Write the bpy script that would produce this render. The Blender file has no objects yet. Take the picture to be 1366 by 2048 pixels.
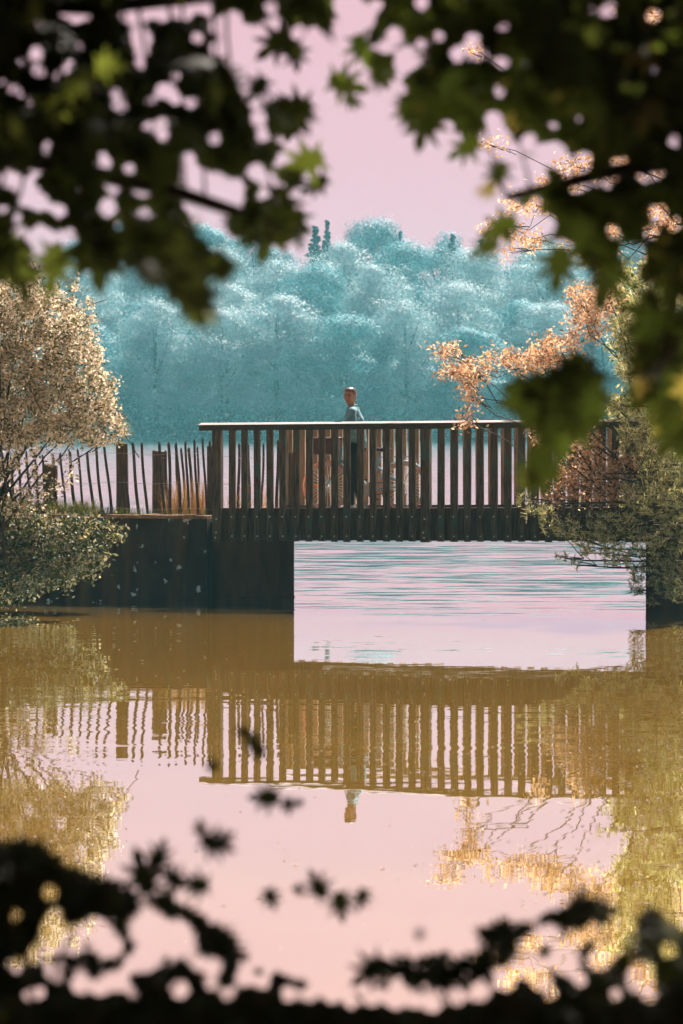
import bpy, bmesh, math, random
import numpy as np
from mathutils import Vector, Matrix

R = math.radians
rng = np.random.default_rng(7)
random.seed(7)
sc = bpy.context.scene
COL = sc.collection

# ------------------------------------------------------------------ camera
F = 6750.0            # focal length in photo pixels (photo 1366 x 2048)
HZ = 838.0            # horizon row
CH = 2.5              # camera height above the water
cam = bpy.data.cameras.new('camera')
cam_o = bpy.data.objects.new('camera', cam); COL.objects.link(cam_o)
cam_o.location = (0, 0, CH); cam_o.rotation_euler = (R(90), 0, 0)
cam.sensor_fit = 'VERTICAL'; cam.sensor_height = 36; cam.sensor_width = 24
cam.lens = 36 * F / 2048
cam.shift_y = -(1024 - HZ) / 2048
cam.clip_start = 0.1; cam.clip_end = 3000
cam.dof.use_dof = True; cam.dof.focus_distance = 45.2; cam.dof.aperture_fstop = 5.4
sc.camera = cam_o
sc.view_settings.view_transform = 'Standard'; sc.view_settings.look = 'None'
sc.view_settings.exposure = 1.3; sc.view_settings.gamma = 1.0
sc.render.engine = 'CYCLES'
sc.cycles.use_denoising = True
sc.cycles.max_bounces = 7; sc.cycles.diffuse_bounces = 3; sc.cycles.glossy_bounces = 3
sc.cycles.transmission_bounces = 5; sc.cycles.volume_bounces = 1
sc.cycles.sample_clamp_indirect = 4

# ------------------------------------------------------------------ sun + sky
SUN_EL, SUN_AZ = 52, 24          # azimuth clockwise from +Y (behind the bridge, to the right)
SUNV = Vector((math.sin(R(SUN_AZ)) * math.cos(R(SUN_EL)), math.cos(R(SUN_AZ)) * math.cos(R(SUN_EL)), math.sin(R(SUN_EL))))
sl = bpy.data.lights.new('sun', 'SUN'); sl.energy = 5.0; sl.angle = R(0.5); sl.color = (1.0, 0.89, 0.80)
so = bpy.data.objects.new('sun', sl); COL.objects.link(so)
so.rotation_euler = SUNV.to_track_quat('Z', 'Y').to_euler(); so.location = (10, 60, 60)

w = bpy.data.worlds.new('World'); sc.world = w; w.use_nodes = True
nt = w.node_tree; nt.nodes.clear()
def N(t, k, **kw):
    n = t.nodes.new(k)
    for a, b in kw.items(): setattr(n, a, b)
    return n
out = N(nt, 'ShaderNodeOutputWorld'); bg = N(nt, 'ShaderNodeBackground'); bg.inputs[1].default_value = 0.1
sky = N(nt, 'ShaderNodeTexSky'); sky.sky_type = 'NISHITA'; sky.sun_disc = False
sky.sun_elevation = R(SUN_EL); sky.sun_rotation = R(SUN_AZ)
tc = N(nt, 'ShaderNodeTexCoord'); sp = N(nt, 'ShaderNodeSeparateXYZ'); nt.links.new(tc.outputs['Generated'], sp.inputs[0])
veil = N(nt, 'ShaderNodeMapRange', interpolation_type='SMOOTHSTEP'); nt.links.new(sp.outputs[2], veil.inputs[0])
veil.inputs[1].default_value = 0.19; veil.inputs[2].default_value = 0.55; veil.inputs[3].default_value = 1; veil.inputs[4].default_value = 0.12
az = N(nt, 'ShaderNodeMapRange', interpolation_type='SMOOTHSTEP'); nt.links.new(sp.outputs[1], az.inputs[0])
az.inputs[1].default_value = -0.5; az.inputs[2].default_value = 0.75; az.inputs[3].default_value = 0.07; az.inputs[4].default_value = 1.0
pk = N(nt, 'ShaderNodeVectorMath', operation='SCALE'); pk.inputs[0].default_value = (3.40, 1.88, 2.18)
nt.links.new(az.outputs[0], pk.inputs[3])
mx = N(nt, 'ShaderNodeMix', data_type='RGBA'); nt.links.new(veil.outputs[0], mx.inputs[0])
dim = N(nt, 'ShaderNodeVectorMath', operation='MULTIPLY'); dim.inputs[1].default_value = (.42, .34, .29); nt.links.new(sky.outputs[0], dim.inputs[0]); nt.links.new(dim.outputs[0], mx.inputs[6]); nt.links.new(pk.outputs[0], mx.inputs[7])
nt.links.new(mx.outputs[2], bg.inputs[0]); nt.links.new(bg.outputs[0], out.inputs[0])

# ------------------------------------------------------------------ helpers
def at(px, py, Y):
    return np.array([(px - 683) / F * Y, Y, CH - (py - HZ) / F * Y])

def tag(o, label=None, cat=None, group=None, kind=None):
    if label: o['label'] = label
    if cat: o['category'] = cat
    if group: o['group'] = group
    if kind: o['kind'] = kind
    return o

def empty(name, loc):
    o = bpy.data.objects.new(name, None); COL.objects.link(o); o.location = Vector([float(a) for a in loc]); o.empty_display_size = 0.2
    return o

def origin_of(parent):
    v = Vector((0, 0, 0))
    while parent is not None:
        v += parent.location; parent = parent.parent
    return v

def np_mesh(name, V, faces_flat, sizes, mat, parent=None, smooth=False):
    V = np.asarray(V, dtype=np.float32)
    off = origin_of(parent)
    V = V - np.array(off, dtype=np.float32)
    me = bpy.data.meshes.new(name)
    me.vertices.add(len(V)); me.vertices.foreach_set('co', V.ravel())
    faces_flat = np.asarray(faces_flat, dtype=np.int32); sizes = np.asarray(sizes, dtype=np.int32)
    me.loops.add(len(faces_flat)); me.loops.foreach_set('vertex_index', faces_flat)
    me.polygons.add(len(sizes))
    st = np.concatenate([[0], np.cumsum(sizes)[:-1]]).astype(np.int32)
    me.polygons.foreach_set('loop_start', st); me.polygons.foreach_set('loop_total', sizes)
    me.update(calc_edges=True); me.validate()
    if smooth: me.polygons.foreach_set('use_smooth', [True] * len(me.polygons))
    if mat: me.materials.append(mat)
    o = bpy.data.objects.new(name, me); COL.objects.link(o)
    if parent: o.parent = parent
    return o

class MB:
    def __init__(s): s.v = []; s.f = []
    def add(s, vs, fs):
        b = len(s.v); s.v += [tuple(map(float, p)) for p in vs]; s.f += [tuple(b + i for i in f) for f in fs]; return s
    def hexa(s, p):     # 8 points: bottom 0-3, top 4-7
        return s.add(p, [(3, 2, 1, 0), (4, 5, 6, 7), (0, 1, 5, 4), (1, 2, 6, 5), (2, 3, 7, 6), (3, 0, 4, 7)])
    def tube(s, pts, rad, k=6, closed=False):
        pts = [Vector([float(c) for c in p]) for p in pts]; n = len(pts)
        if not hasattr(rad, '__len__'): rad = [rad] * n
        b = len(s.v); ref = None
        for i, p in enumerate(pts):
            if closed: d = pts[(i + 1) % n] - pts[i - 1]
            else: d = pts[min(i + 1, n - 1)] - pts[max(i - 1, 0)]
            if d.length < 1e-9: d = Vector((0, 0, 1))
            d.normalize()
            if ref is None: ref = d.orthogonal().normalized()
            ref = (ref - d * ref.dot(d))
            if ref.length < 1e-6: ref = d.orthogonal()
            ref.normalize(); q = d.cross(ref)
            for j in range(k):
                a = 2 * math.pi * j / k
                s.v.append(tuple(p + (ref * math.cos(a) + q * math.sin(a)) * rad[i]))
        m = n if closed else n - 1
        for i in range(m):
            for j in range(k):
                a = b + i * k + j; a2 = b + i * k + (j + 1) % k; c = b + ((i + 1) % n) * k + j; c2 = b + ((i + 1) % n) * k + (j + 1) % k
                s.f.append((a, a2, c2, c))
        if not closed:
            s.f.append(tuple(b + j for j in range(k))[::-1]); s.f.append(tuple(b + (n - 1) * k + j for j in range(k)))
        return s
    def ball(s, c, r, seg=10, rings=7, rot=None):
        c = Vector([float(a) for a in c]); r = r if hasattr(r, '__len__') else (r, r, r); b = len(s.v)
        M = rot or Matrix.Identity(3)
        s.v.append(tuple(c + M @ Vector((0, 0, r[2]))))
        for i in range(1, rings):
            t = math.pi * i / rings
            for j in range(seg):
                a = 2 * math.pi * j / seg
                s.v.append(tuple(c + M @ Vector((r[0] * math.sin(t) * math.cos(a), r[1] * math.sin(t) * math.sin(a), r[2] * math.cos(t)))))
        s.v.append(tuple(c + M @ Vector((0, 0, -r[2]))))
        for j in range(seg): s.f.append((b, b + 1 + j, b + 1 + (j + 1) % seg))
        for i in range(rings - 2):
            for j in range(seg):
                a = b + 1 + i * seg + j; a2 = b + 1 + i * seg + (j + 1) % seg
                s.f.append((a, a + seg, a2 + seg, a2))
        e = b + 1 + (rings - 1) * seg
        for j in range(seg): s.f.append((e, e - seg + (j + 1) % seg, e - seg + j))
        return s
    def build(s, name, mat, parent=None, bevel=0, smooth=False, remesh=0):
        off = origin_of(parent)
        me = bpy.data.meshes.new(name)
        me.from_pydata([tuple(Vector(v) - off) for v in s.v], [], s.f); me.update()
        if bevel or remesh:
            bm = bmesh.new(); bm.from_mesh(me)
            bmesh.ops.recalc_face_normals(bm, faces=bm.faces)
            if bevel:
                bmesh.ops.bevel(bm, geom=list(bm.edges), offset=bevel, segments=1, affect='EDGES', profile=0.5)
            bm.to_mesh(me); bm.free()
        o = bpy.data.objects.new(name, me); COL.objects.link(o)
        if remesh:
            m = o.modifiers.new('r', 'REMESH'); m.mode = 'VOXEL'; m.voxel_size = remesh; m.use_smooth_shade = True
            m2 = o.modifiers.new('s', 'SMOOTH'); m2.iterations = 4; m2.factor = 0.5
            dg = bpy.context.evaluated_depsgraph_get()
            me2 = bpy.data.meshes.new_from_object(o.evaluated_get(dg)); me2.name = name
            o.modifiers.clear(); o.data = me2; bpy.data.meshes.remove(me); me = me2; smooth = True
        me.materials.clear()
        if mat: me.materials.append(mat)
        if smooth: me.polygons.foreach_set('use_smooth', [True] * len(me.polygons))
        if parent: o.parent = parent
        return o

# ------------------------------------------------------------------ materials
def new_mat(name):
    m = bpy.data.materials.new(name); m.use_nodes = True; m.node_tree.nodes.clear()
    t = m.node_tree; o = N(t, 'ShaderNodeOutputMaterial'); return m, t, o

def noise_mat(name, c1, c2, scale=6, stretch=(1, 1, 1), rough=0.8, bump=0.3, bdist=0.01, c3=None, spot=0, spot_scale=3, metallic=0, detail=6, spec=0.3):
    m, t, o = new_mat(name); L = t.links.new
    g = N(t, 'ShaderNodeNewGeometry'); mp = N(t, 'ShaderNodeMapping'); L(g.outputs['Position'], mp.inputs[0]); mp.inputs['Scale'].default_value = stretch
    n = N(t, 'ShaderNodeTexNoise'); n.inputs['Scale'].default_value = scale; n.inputs['Detail'].default_value = detail; L(mp.outputs[0], n.inputs[0])
    cr = N(t, 'ShaderNodeValToRGB'); cr.color_ramp.elements[0].position = 0.33; cr.color_ramp.elements[1].position = 0.68
    cr.color_ramp.elements[0].color = (*c1, 1); cr.color_ramp.elements[1].color = (*c2, 1); L(n.outputs[0], cr.inputs[0])
    col = cr.outputs[0]
    if c3:
        v = N(t, 'ShaderNodeTexNoise'); v.inputs['Scale'].default_value = spot_scale; v.inputs['Detail'].default_value = 4; L(g.outputs['Position'], v.inputs[0])
        th = N(t, 'ShaderNodeMapRange'); L(v.outputs[0], th.inputs[0]); th.inputs[1].default_value = 1 - spot; th.inputs[2].default_value = 1 - spot + 0.05
        mm = N(t, 'ShaderNodeMix', data_type='RGBA'); L(th.outputs[0], mm.inputs[0]); L(col, mm.inputs[6]); mm.inputs[7].default_value = (*c3, 1); col = mm.outputs[2]
    p = N(t, 'ShaderNodeBsdfPrincipled'); L(col, p.inputs['Base Color']); p.inputs['Roughness'].default_value = rough; p.inputs['Metallic'].default_value = metallic
    p.inputs['Specular IOR Level'].default_value = spec
    b = N(t, 'ShaderNodeBump'); b.inputs['Strength'].default_value = bump; b.inputs['Distance'].default_value = bdist; L(n.outputs[0], b.inputs['Height']); L(b.outputs[0], p.inputs['Normal'])
    L(p.outputs[0], o.inputs[0]); return m

def leaf_mat(name, stops, trans=0.35, rough=0.5, spec=0.25, tcol=1.0, tint=(1.1, 1.15, .6)):
    """colour varies from leaf to leaf"""
    m, t, o = new_mat(name); L = t.links.new
    g = N(t, 'ShaderNodeNewGeometry'); cr = N(t, 'ShaderNodeValToRGB'); el = cr.color_ramp.elements
    el[0].position = stops[0][0]; el[0].color = (*stops[0][1], 1); el[1].position = stops[-1][0]; el[1].color = (*stops[-1][1], 1)
    for q, c in stops[1:-1]:
        e = el.new(q); e.color = (*c, 1)
    L(g.outputs['Random Per Island'], cr.inputs[0])
    p = N(t, 'ShaderNodeBsdfPrincipled'); L(cr.outputs[0], p.inputs['Base Color']); p.inputs['Roughness'].default_value = rough; p.inputs['Specular IOR Level'].default_value = spec
    tr = N(t, 'ShaderNodeBsdfTranslucent'); sc_ = N(t, 'ShaderNodeMix', data_type='RGBA', blend_type='MULTIPLY'); sc_.inputs[0].default_value = 1
    L(cr.outputs[0], sc_.inputs[6]); sc_.inputs[7].default_value = (tcol * tint[0], tcol * tint[1], tcol * tint[2], 1); L(sc_.outputs[2], tr.inputs[0])
    ms = N(t, 'ShaderNodeMixShader'); ms.inputs[0].default_value = trans; L(p.outputs[0], ms.inputs[1]); L(tr.outputs[0], ms.inputs[2]); L(ms.outputs[0], o.inputs[0])
    return m

M = {}
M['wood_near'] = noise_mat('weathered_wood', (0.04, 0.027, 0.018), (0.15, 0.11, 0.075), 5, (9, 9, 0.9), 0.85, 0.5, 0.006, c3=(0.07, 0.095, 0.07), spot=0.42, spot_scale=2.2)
M['wood_far'] = noise_mat('bounce_lit_wood', (0.22, 0.125, 0.06), (0.46, 0.29, 0.16), 5, (9, 9, 0.9), 0.8, 0.4, 0.006)  # same wood, warmer and lighter for light bounced off the deck
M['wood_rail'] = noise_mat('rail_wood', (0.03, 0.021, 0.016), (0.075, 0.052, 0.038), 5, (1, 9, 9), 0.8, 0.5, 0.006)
M['wood_cap'] = noise_mat('sunlit_cap_wood', (0.30, 0.25, 0.23), (0.48, 0.42, 0.40), 4, (0.8, 6, 6), 0.5, 0.3, 0.004)  # pale tone carries the sunlit line along the rail
M['wood_fascia'] = noise_mat('fascia_wood', (0.032, 0.018, 0.012), (0.10, 0.062, 0.042), 4, (7, 7, 0.8), 0.85, 0.6, 0.008, c3=(0.10, 0.055, 0.03), spot=0.36, spot_scale=1.4)
M['deck'] = noise_mat('deck_wood', (0.2, 0.15, 0.12), (0.38, 0.3, 0.25), 4, (6, 0.7, 3), 0.7, 0.4, 0.005)
M['bolt'] = noise_mat('zinc', (0.35, 0.36, 0.36), (0.6, 0.6, 0.6), 30, rough=0.35, metallic=0.8, bump=0.05)
M['pale'] = noise_mat('chestnut_paling', (0.05, 0.035, 0.03), (0.13, 0.09, 0.075), 8, (6, 6, 0.8), 0.85, 0.5, 0.006)
M['post'] = noise_mat('fence_post_wood', (0.06, 0.04, 0.025), (0.16, 0.105, 0.06), 6, (7, 7, 0.7), 0.85, 0.6, 0.008)
M['wire'] = noise_mat('wire', (0.25, 0.22, 0.2), (0.4, 0.36, 0.33), 20, rough=0.4, metallic=0.6, bump=0)
M['abut'] = noise_mat('abutment_timber', (0.034, 0.013, 0.006), (0.10, 0.045, 0.022), 3, (2, 2, 0.6), 0.9, 0.5, 0.01, c3=(0.25, 0.2, 0.17), spot=0.275, spot_scale=5)
M['earth'] = noise_mat('earth', (0.10, 0.06, 0.035), (0.2, 0.13, 0.08), 3, rough=0.95, bump=0.6, bdist=0.03)
def ground_mat():
    m, t, o = new_mat('ground'); L = t.links.new
    g = N(t, 'ShaderNodeNewGeometry'); s = N(t, 'ShaderNodeSeparateXYZ'); L(g.outputs['Position'], s.inputs[0])
    n = N(t, 'ShaderNodeTexNoise'); n.inputs['Scale'].default_value = 1.5; n.inputs['Detail'].default_value = 7; L(g.outputs['Position'], n.inputs[0])
    a = N(t, 'ShaderNodeValToRGB'); a.color_ramp.elements[0].color = (.05, .03, .018, 1); a.color_ramp.elements[1].color = (.16, .10, .06, 1); L(n.outputs[0], a.inputs[0])
    c = N(t, 'ShaderNodeValToRGB'); c.color_ramp.elements[0].color = (.008, .06, .07, 1); c.color_ramp.elements[1].color = (.02, .12, .13, 1); L(n.outputs[0], c.inputs[0])  # far hillside coloured dark teal to go with the haze
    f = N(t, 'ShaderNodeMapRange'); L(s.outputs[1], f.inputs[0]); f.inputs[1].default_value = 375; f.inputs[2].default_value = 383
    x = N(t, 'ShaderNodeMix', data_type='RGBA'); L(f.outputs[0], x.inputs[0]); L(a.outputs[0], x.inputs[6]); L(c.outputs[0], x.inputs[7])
    d = N(t, 'ShaderNodeBsdfDiffuse'); L(x.outputs[2], d.inputs[0]); L(d.outputs[0], o.inputs[0]); return m
M['ground'] = ground_mat()
M['coping'] = noise_mat('sunlit_coping', (0.16, 0.09, 0.05), (0.42, 0.26, 0.17), 9, rough=0.9, bump=0.6, bdist=0.02)  # lighter orange paints in the sunlit top edge of the wall
M['skin'] = noise_mat('skin', (0.42, 0.19, 0.12), (0.5, 0.25, 0.16), 20, rough=0.5, bump=0.05)
M['hair'] = noise_mat('hair', (0.07, 0.036, 0.02), (0.24, 0.14, 0.085), 30, (1, 1, 0.2), 0.4, 0.6, 0.004, spec=0.5)
M['denim'] = noise_mat('denim', (0.09, 0.22, 0.26), (0.27, 0.46, 0.51), 11, rough=0.85, bump=0.9, bdist=0.03)
M['trouser'] = noise_mat('black_cloth', (0.008, 0.007, 0.008), (0.016, 0.014, 0.015), 14, rough=0.9, bump=0.3)
M['shoe'] = noise_mat('shoe_leather', (0.3, 0.28, 0.27), (0.6, 0.57, 0.55), 20, rough=0.5, bump=0.1)
M['dark'] = noise_mat('dark_feature', (0.02, 0.01, 0.008), (0.04, 0.02, 0.015), 20, rough=0.4, bump=0)
M['lip'] = noise_mat('lip', (0.3, 0.08, 0.06), (0.35, 0.1, 0.08), 20, rough=0.4, bump=0)
M['teal_paint'] = noise_mat('teal_paint', (0.10, 0.24, 0.28), (0.16, 0.32, 0.36), 10, rough=0.3, bump=0.02, spec=0.6)
M['chrome'] = noise_mat('bare_metal', (0.5, 0.48, 0.47), (0.7, 0.68, 0.66), 20, rough=0.25, metallic=0.7, bump=0.02)
M['tyre'] = noise_mat('tan_tyre', (0.62, 0.32, 0.21), (0.8, 0.46, 0.32), 20, rough=0.6, bump=0.1)
M['rubber'] = noise_mat('black_rubber', (0.012, 0.011, 0.011), (0.03, 0.027, 0.027), 20, rough=0.6, bump=0.1)
M['spoke'] = noise_mat('spoke_steel', (0.8, 0.76, 0.7), (0.9, 0.86, 0.8), 20, rough=0.35, metallic=0, bump=0)
M['reflector'] = noise_mat('amber_plastic', (0.7, 0.2, 0.03), (0.8, 0.25, 0.04), 20, rough=0.3, bump=0)
M['wicker'] = noise_mat('wicker', (0.07, 0.03, 0.02), (0.2, 0.09, 0.06), 60, rough=0.8, bump=0.8, bdist=0.01)
M['bark'] = noise_mat('bark', (0.03, 0.022, 0.017), (0.09, 0.065, 0.05), 6, (4, 4, 1), 0.9, 0.8, 0.02)
M['far_bark'] = noise_mat('far_bark', (0.01, 0.05, 0.06), (0.02, 0.08, 0.09), 2, rough=0.9)  # bark coloured teal for the haze in front of it
M['dry_grass'] = leaf_mat('dry_grass', [(0, (0.22, 0.09, 0.03)), (0.5, (0.45, 0.22, 0.10)), (1, (0.25, 0.17, 0.08))], 0.3)
M['litter'] = leaf_mat('fallen_leaf', [(0, (0.05, 0.03, 0.015)), (.6, (0.2, 0.11, 0.06)), (1, (0.42, 0.26, 0.17))], 0)
M['grass'] = leaf_mat('bank_grass', [(0, (0.06, 0.09, 0.02)), (0.6, (0.14, 0.15, 0.04)), (1, (0.3, 0.22, 0.09))], 0.35)
M['maple'] = leaf_mat('shade_leaf', [(0, (0.024, 0.028, 0.009)), (0.7, (0.045, 0.055, 0.013)), (0.95, (0.06, 0.08, 0.02)), (1, (0.40, 0.28, 0.10))], 0.4, 0.5, 0.12, 2.4)  # darkened for shade; the last pale stop paints a few sunlit leaves
M['maple_dark'] = leaf_mat('deep_shade_leaf', [(0, (0.016, 0.017, 0.007)), (0.9, (0.028, 0.032, 0.010)), (1, (0.14, 0.16, 0.04))], 0.4, 0.5, 0.1, 1.7)  # darker copy of the maple leaf, with deeper shade in its colour
M['shrub_shade'] = leaf_mat('shaded_shrub_leaf', [(0, (0.016, 0.019, 0.007)), (1, (0.04, 0.042, 0.014))], 0.15, 0.5, 0.12, 1)  # leaf colour darkened to put the shrubs in shade
M['bush_leaf'] = leaf_mat('pale_bush_leaf', [(0, (0.06, 0.075, 0.03)), (0.36, (0.20, 0.19, 0.09)), (0.55, (0.62, 0.50, 0.36)), (1, (0.92, 0.80, 0.66))], 0.5, tcol=1.1, tint=(1, .95, .85))  # palest leaves brightened to carry the sunlit highlights
M['low_leaf'] = leaf_mat('low_shrub_leaf', [(0, (0.03, 0.045, 0.015)), (0.55, (0.09, 0.11, 0.05)), (0.75, (0.35, 0.33, 0.22)), (1, (0.7, 0.55, 0.45))], 0.3)
M['orange_leaf'] = leaf_mat('copper_leaf', [(0, (0.22, 0.13, 0.06)), (0.35, (0.58, 0.37, 0.22)), (1, (0.95, 0.76, 0.6))], 0.5, tcol=1.1, tint=(1, .85, .65))
M['olive_leaf'] = leaf_mat('olive_leaf', [(0, (0.08, 0.11, 0.03)), (0.4, (0.3, 0.33, 0.12)), (.6, (0.66, 0.6, 0.34)), (1, (0.92, 0.82, 0.62))], 0.55, tcol=1.1, tint=(1, 1, .7))
M['needle'] = leaf_mat('pine_needle', [(0, (0.07, 0.09, 0.035)), (0.45, (0.3, 0.33, 0.14)), (.7, (0.7, 0.64, 0.38)), (1, (0.95, 0.8, 0.56))], 0.45, tint=(1.1, 1.1, .8))
FT = {  # teal haze and pale sunlit tips painted into the leaf colours
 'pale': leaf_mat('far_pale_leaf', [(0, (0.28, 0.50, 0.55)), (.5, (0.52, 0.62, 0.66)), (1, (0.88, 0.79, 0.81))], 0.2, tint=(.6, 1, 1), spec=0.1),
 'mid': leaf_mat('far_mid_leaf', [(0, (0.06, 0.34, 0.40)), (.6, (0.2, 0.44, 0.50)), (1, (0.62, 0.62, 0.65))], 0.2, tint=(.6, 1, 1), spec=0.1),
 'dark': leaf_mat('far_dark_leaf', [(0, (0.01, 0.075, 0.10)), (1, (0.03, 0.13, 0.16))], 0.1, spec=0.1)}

# lichened concrete
def concrete():
    m, t, o = new_mat('lichened_concrete'); L = t.links.new
    g = N(t, 'ShaderNodeNewGeometry')
    n = N(t, 'ShaderNodeTexNoise'); n.inputs['Scale'].default_value = 3; n.inputs['Detail'].default_value = 8; L(g.outputs['Position'], n.inputs[0])
    cr = N(t, 'ShaderNodeValToRGB'); cr.color_ramp.elements[0].position = .35; cr.color_ramp.elements[1].position = .7
    cr.color_ramp.elements[0].color = (0.014, 0.007, 0.005, 1); cr.color_ramp.elements[1].color = (0.04, 0.028, 0.022, 1); L(n.outputs[0], cr.inputs[0])
    n2 = N(t, 'ShaderNodeTexNoise'); n2.inputs['Scale'].default_value = 14; n2.inputs['Detail'].default_value = 6; L(g.outputs['Position'], n2.inputs[0])
    wrp = N(t, 'ShaderNodeVectorMath', operation='SCALE'); wrp.inputs[3].default_value = 0.16; L(n2.outputs['Color'], wrp.inputs[0])
    ad = N(t, 'ShaderNodeVectorMath', operation='ADD'); L(g.outputs['Position'], ad.inputs[0]); L(wrp.outputs[0], ad.inputs[1])
    v = N(t, 'ShaderNodeTexVoronoi'); v.inputs['Scale'].default_value = 4.6; L(ad.outputs[0], v.inputs[0])
    th = N(t, 'ShaderNodeMapRange'); L(v.outputs['Distance'], th.inputs[0]); th.inputs[1].default_value = .20; th.inputs[2].default_value = .13; th.inputs[3].default_value = 0; th.inputs[4].default_value = 1
    sepc = N(t, 'ShaderNodeSeparateColor'); L(v.outputs['Color'], sepc.inputs[0])
    pick = N(t, 'ShaderNodeMath', operation='GREATER_THAN'); L(sepc.outputs[0], pick.inputs[0]); pick.inputs[1].default_value = 0.2
    ml = N(t, 'ShaderNodeMath', operation='MULTIPLY'); L(th.outputs[0], ml.inputs[0]); L(pick.outputs[0], ml.inputs[1])
    sm = N(t, 'ShaderNodeMapping'); L(g.outputs['Position'], sm.inputs[0]); sm.inputs['Scale'].default_value = (5, 5, .5)
    sn = N(t, 'ShaderNodeTexNoise'); sn.inputs['Scale'].default_value = 1; sn.inputs['Detail'].default_value = 7; L(sm.outputs[0], sn.inputs[0])
    sr = N(t, 'ShaderNodeMapRange'); L(sn.outputs[0], sr.inputs[0]); sr.inputs[1].default_value = .45; sr.inputs[2].default_value = .65
    st = N(t, 'ShaderNodeMix', data_type='RGBA'); L(sr.outputs[0], st.inputs[0]); L(cr.outputs[0], st.inputs[6]); st.inputs[7].default_value = (.10, .05, .028, 1)
    mm = N(t, 'ShaderNodeMix', data_type='RGBA'); L(ml.outputs[0], mm.inputs[0]); L(st.outputs[2], mm.inputs[6]); mm.inputs[7].default_value = (0.5, 0.52, 0.5, 1)
    p = N(t, 'ShaderNodeBsdfPrincipled'); L(mm.outputs[2], p.inputs['Base Color']); p.inputs['Roughness'].default_value = .9
    b = N(t, 'ShaderNodeBump'); b.inputs['Strength'].default_value = .6; b.inputs['Distance'].default_value = .02; L(n.outputs[0], b.inputs['Height']); L(b.outputs[0], p.inputs['Normal'])
    L(p.outputs[0], o.inputs[0]); return m
M['concrete'] = concrete()

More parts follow.
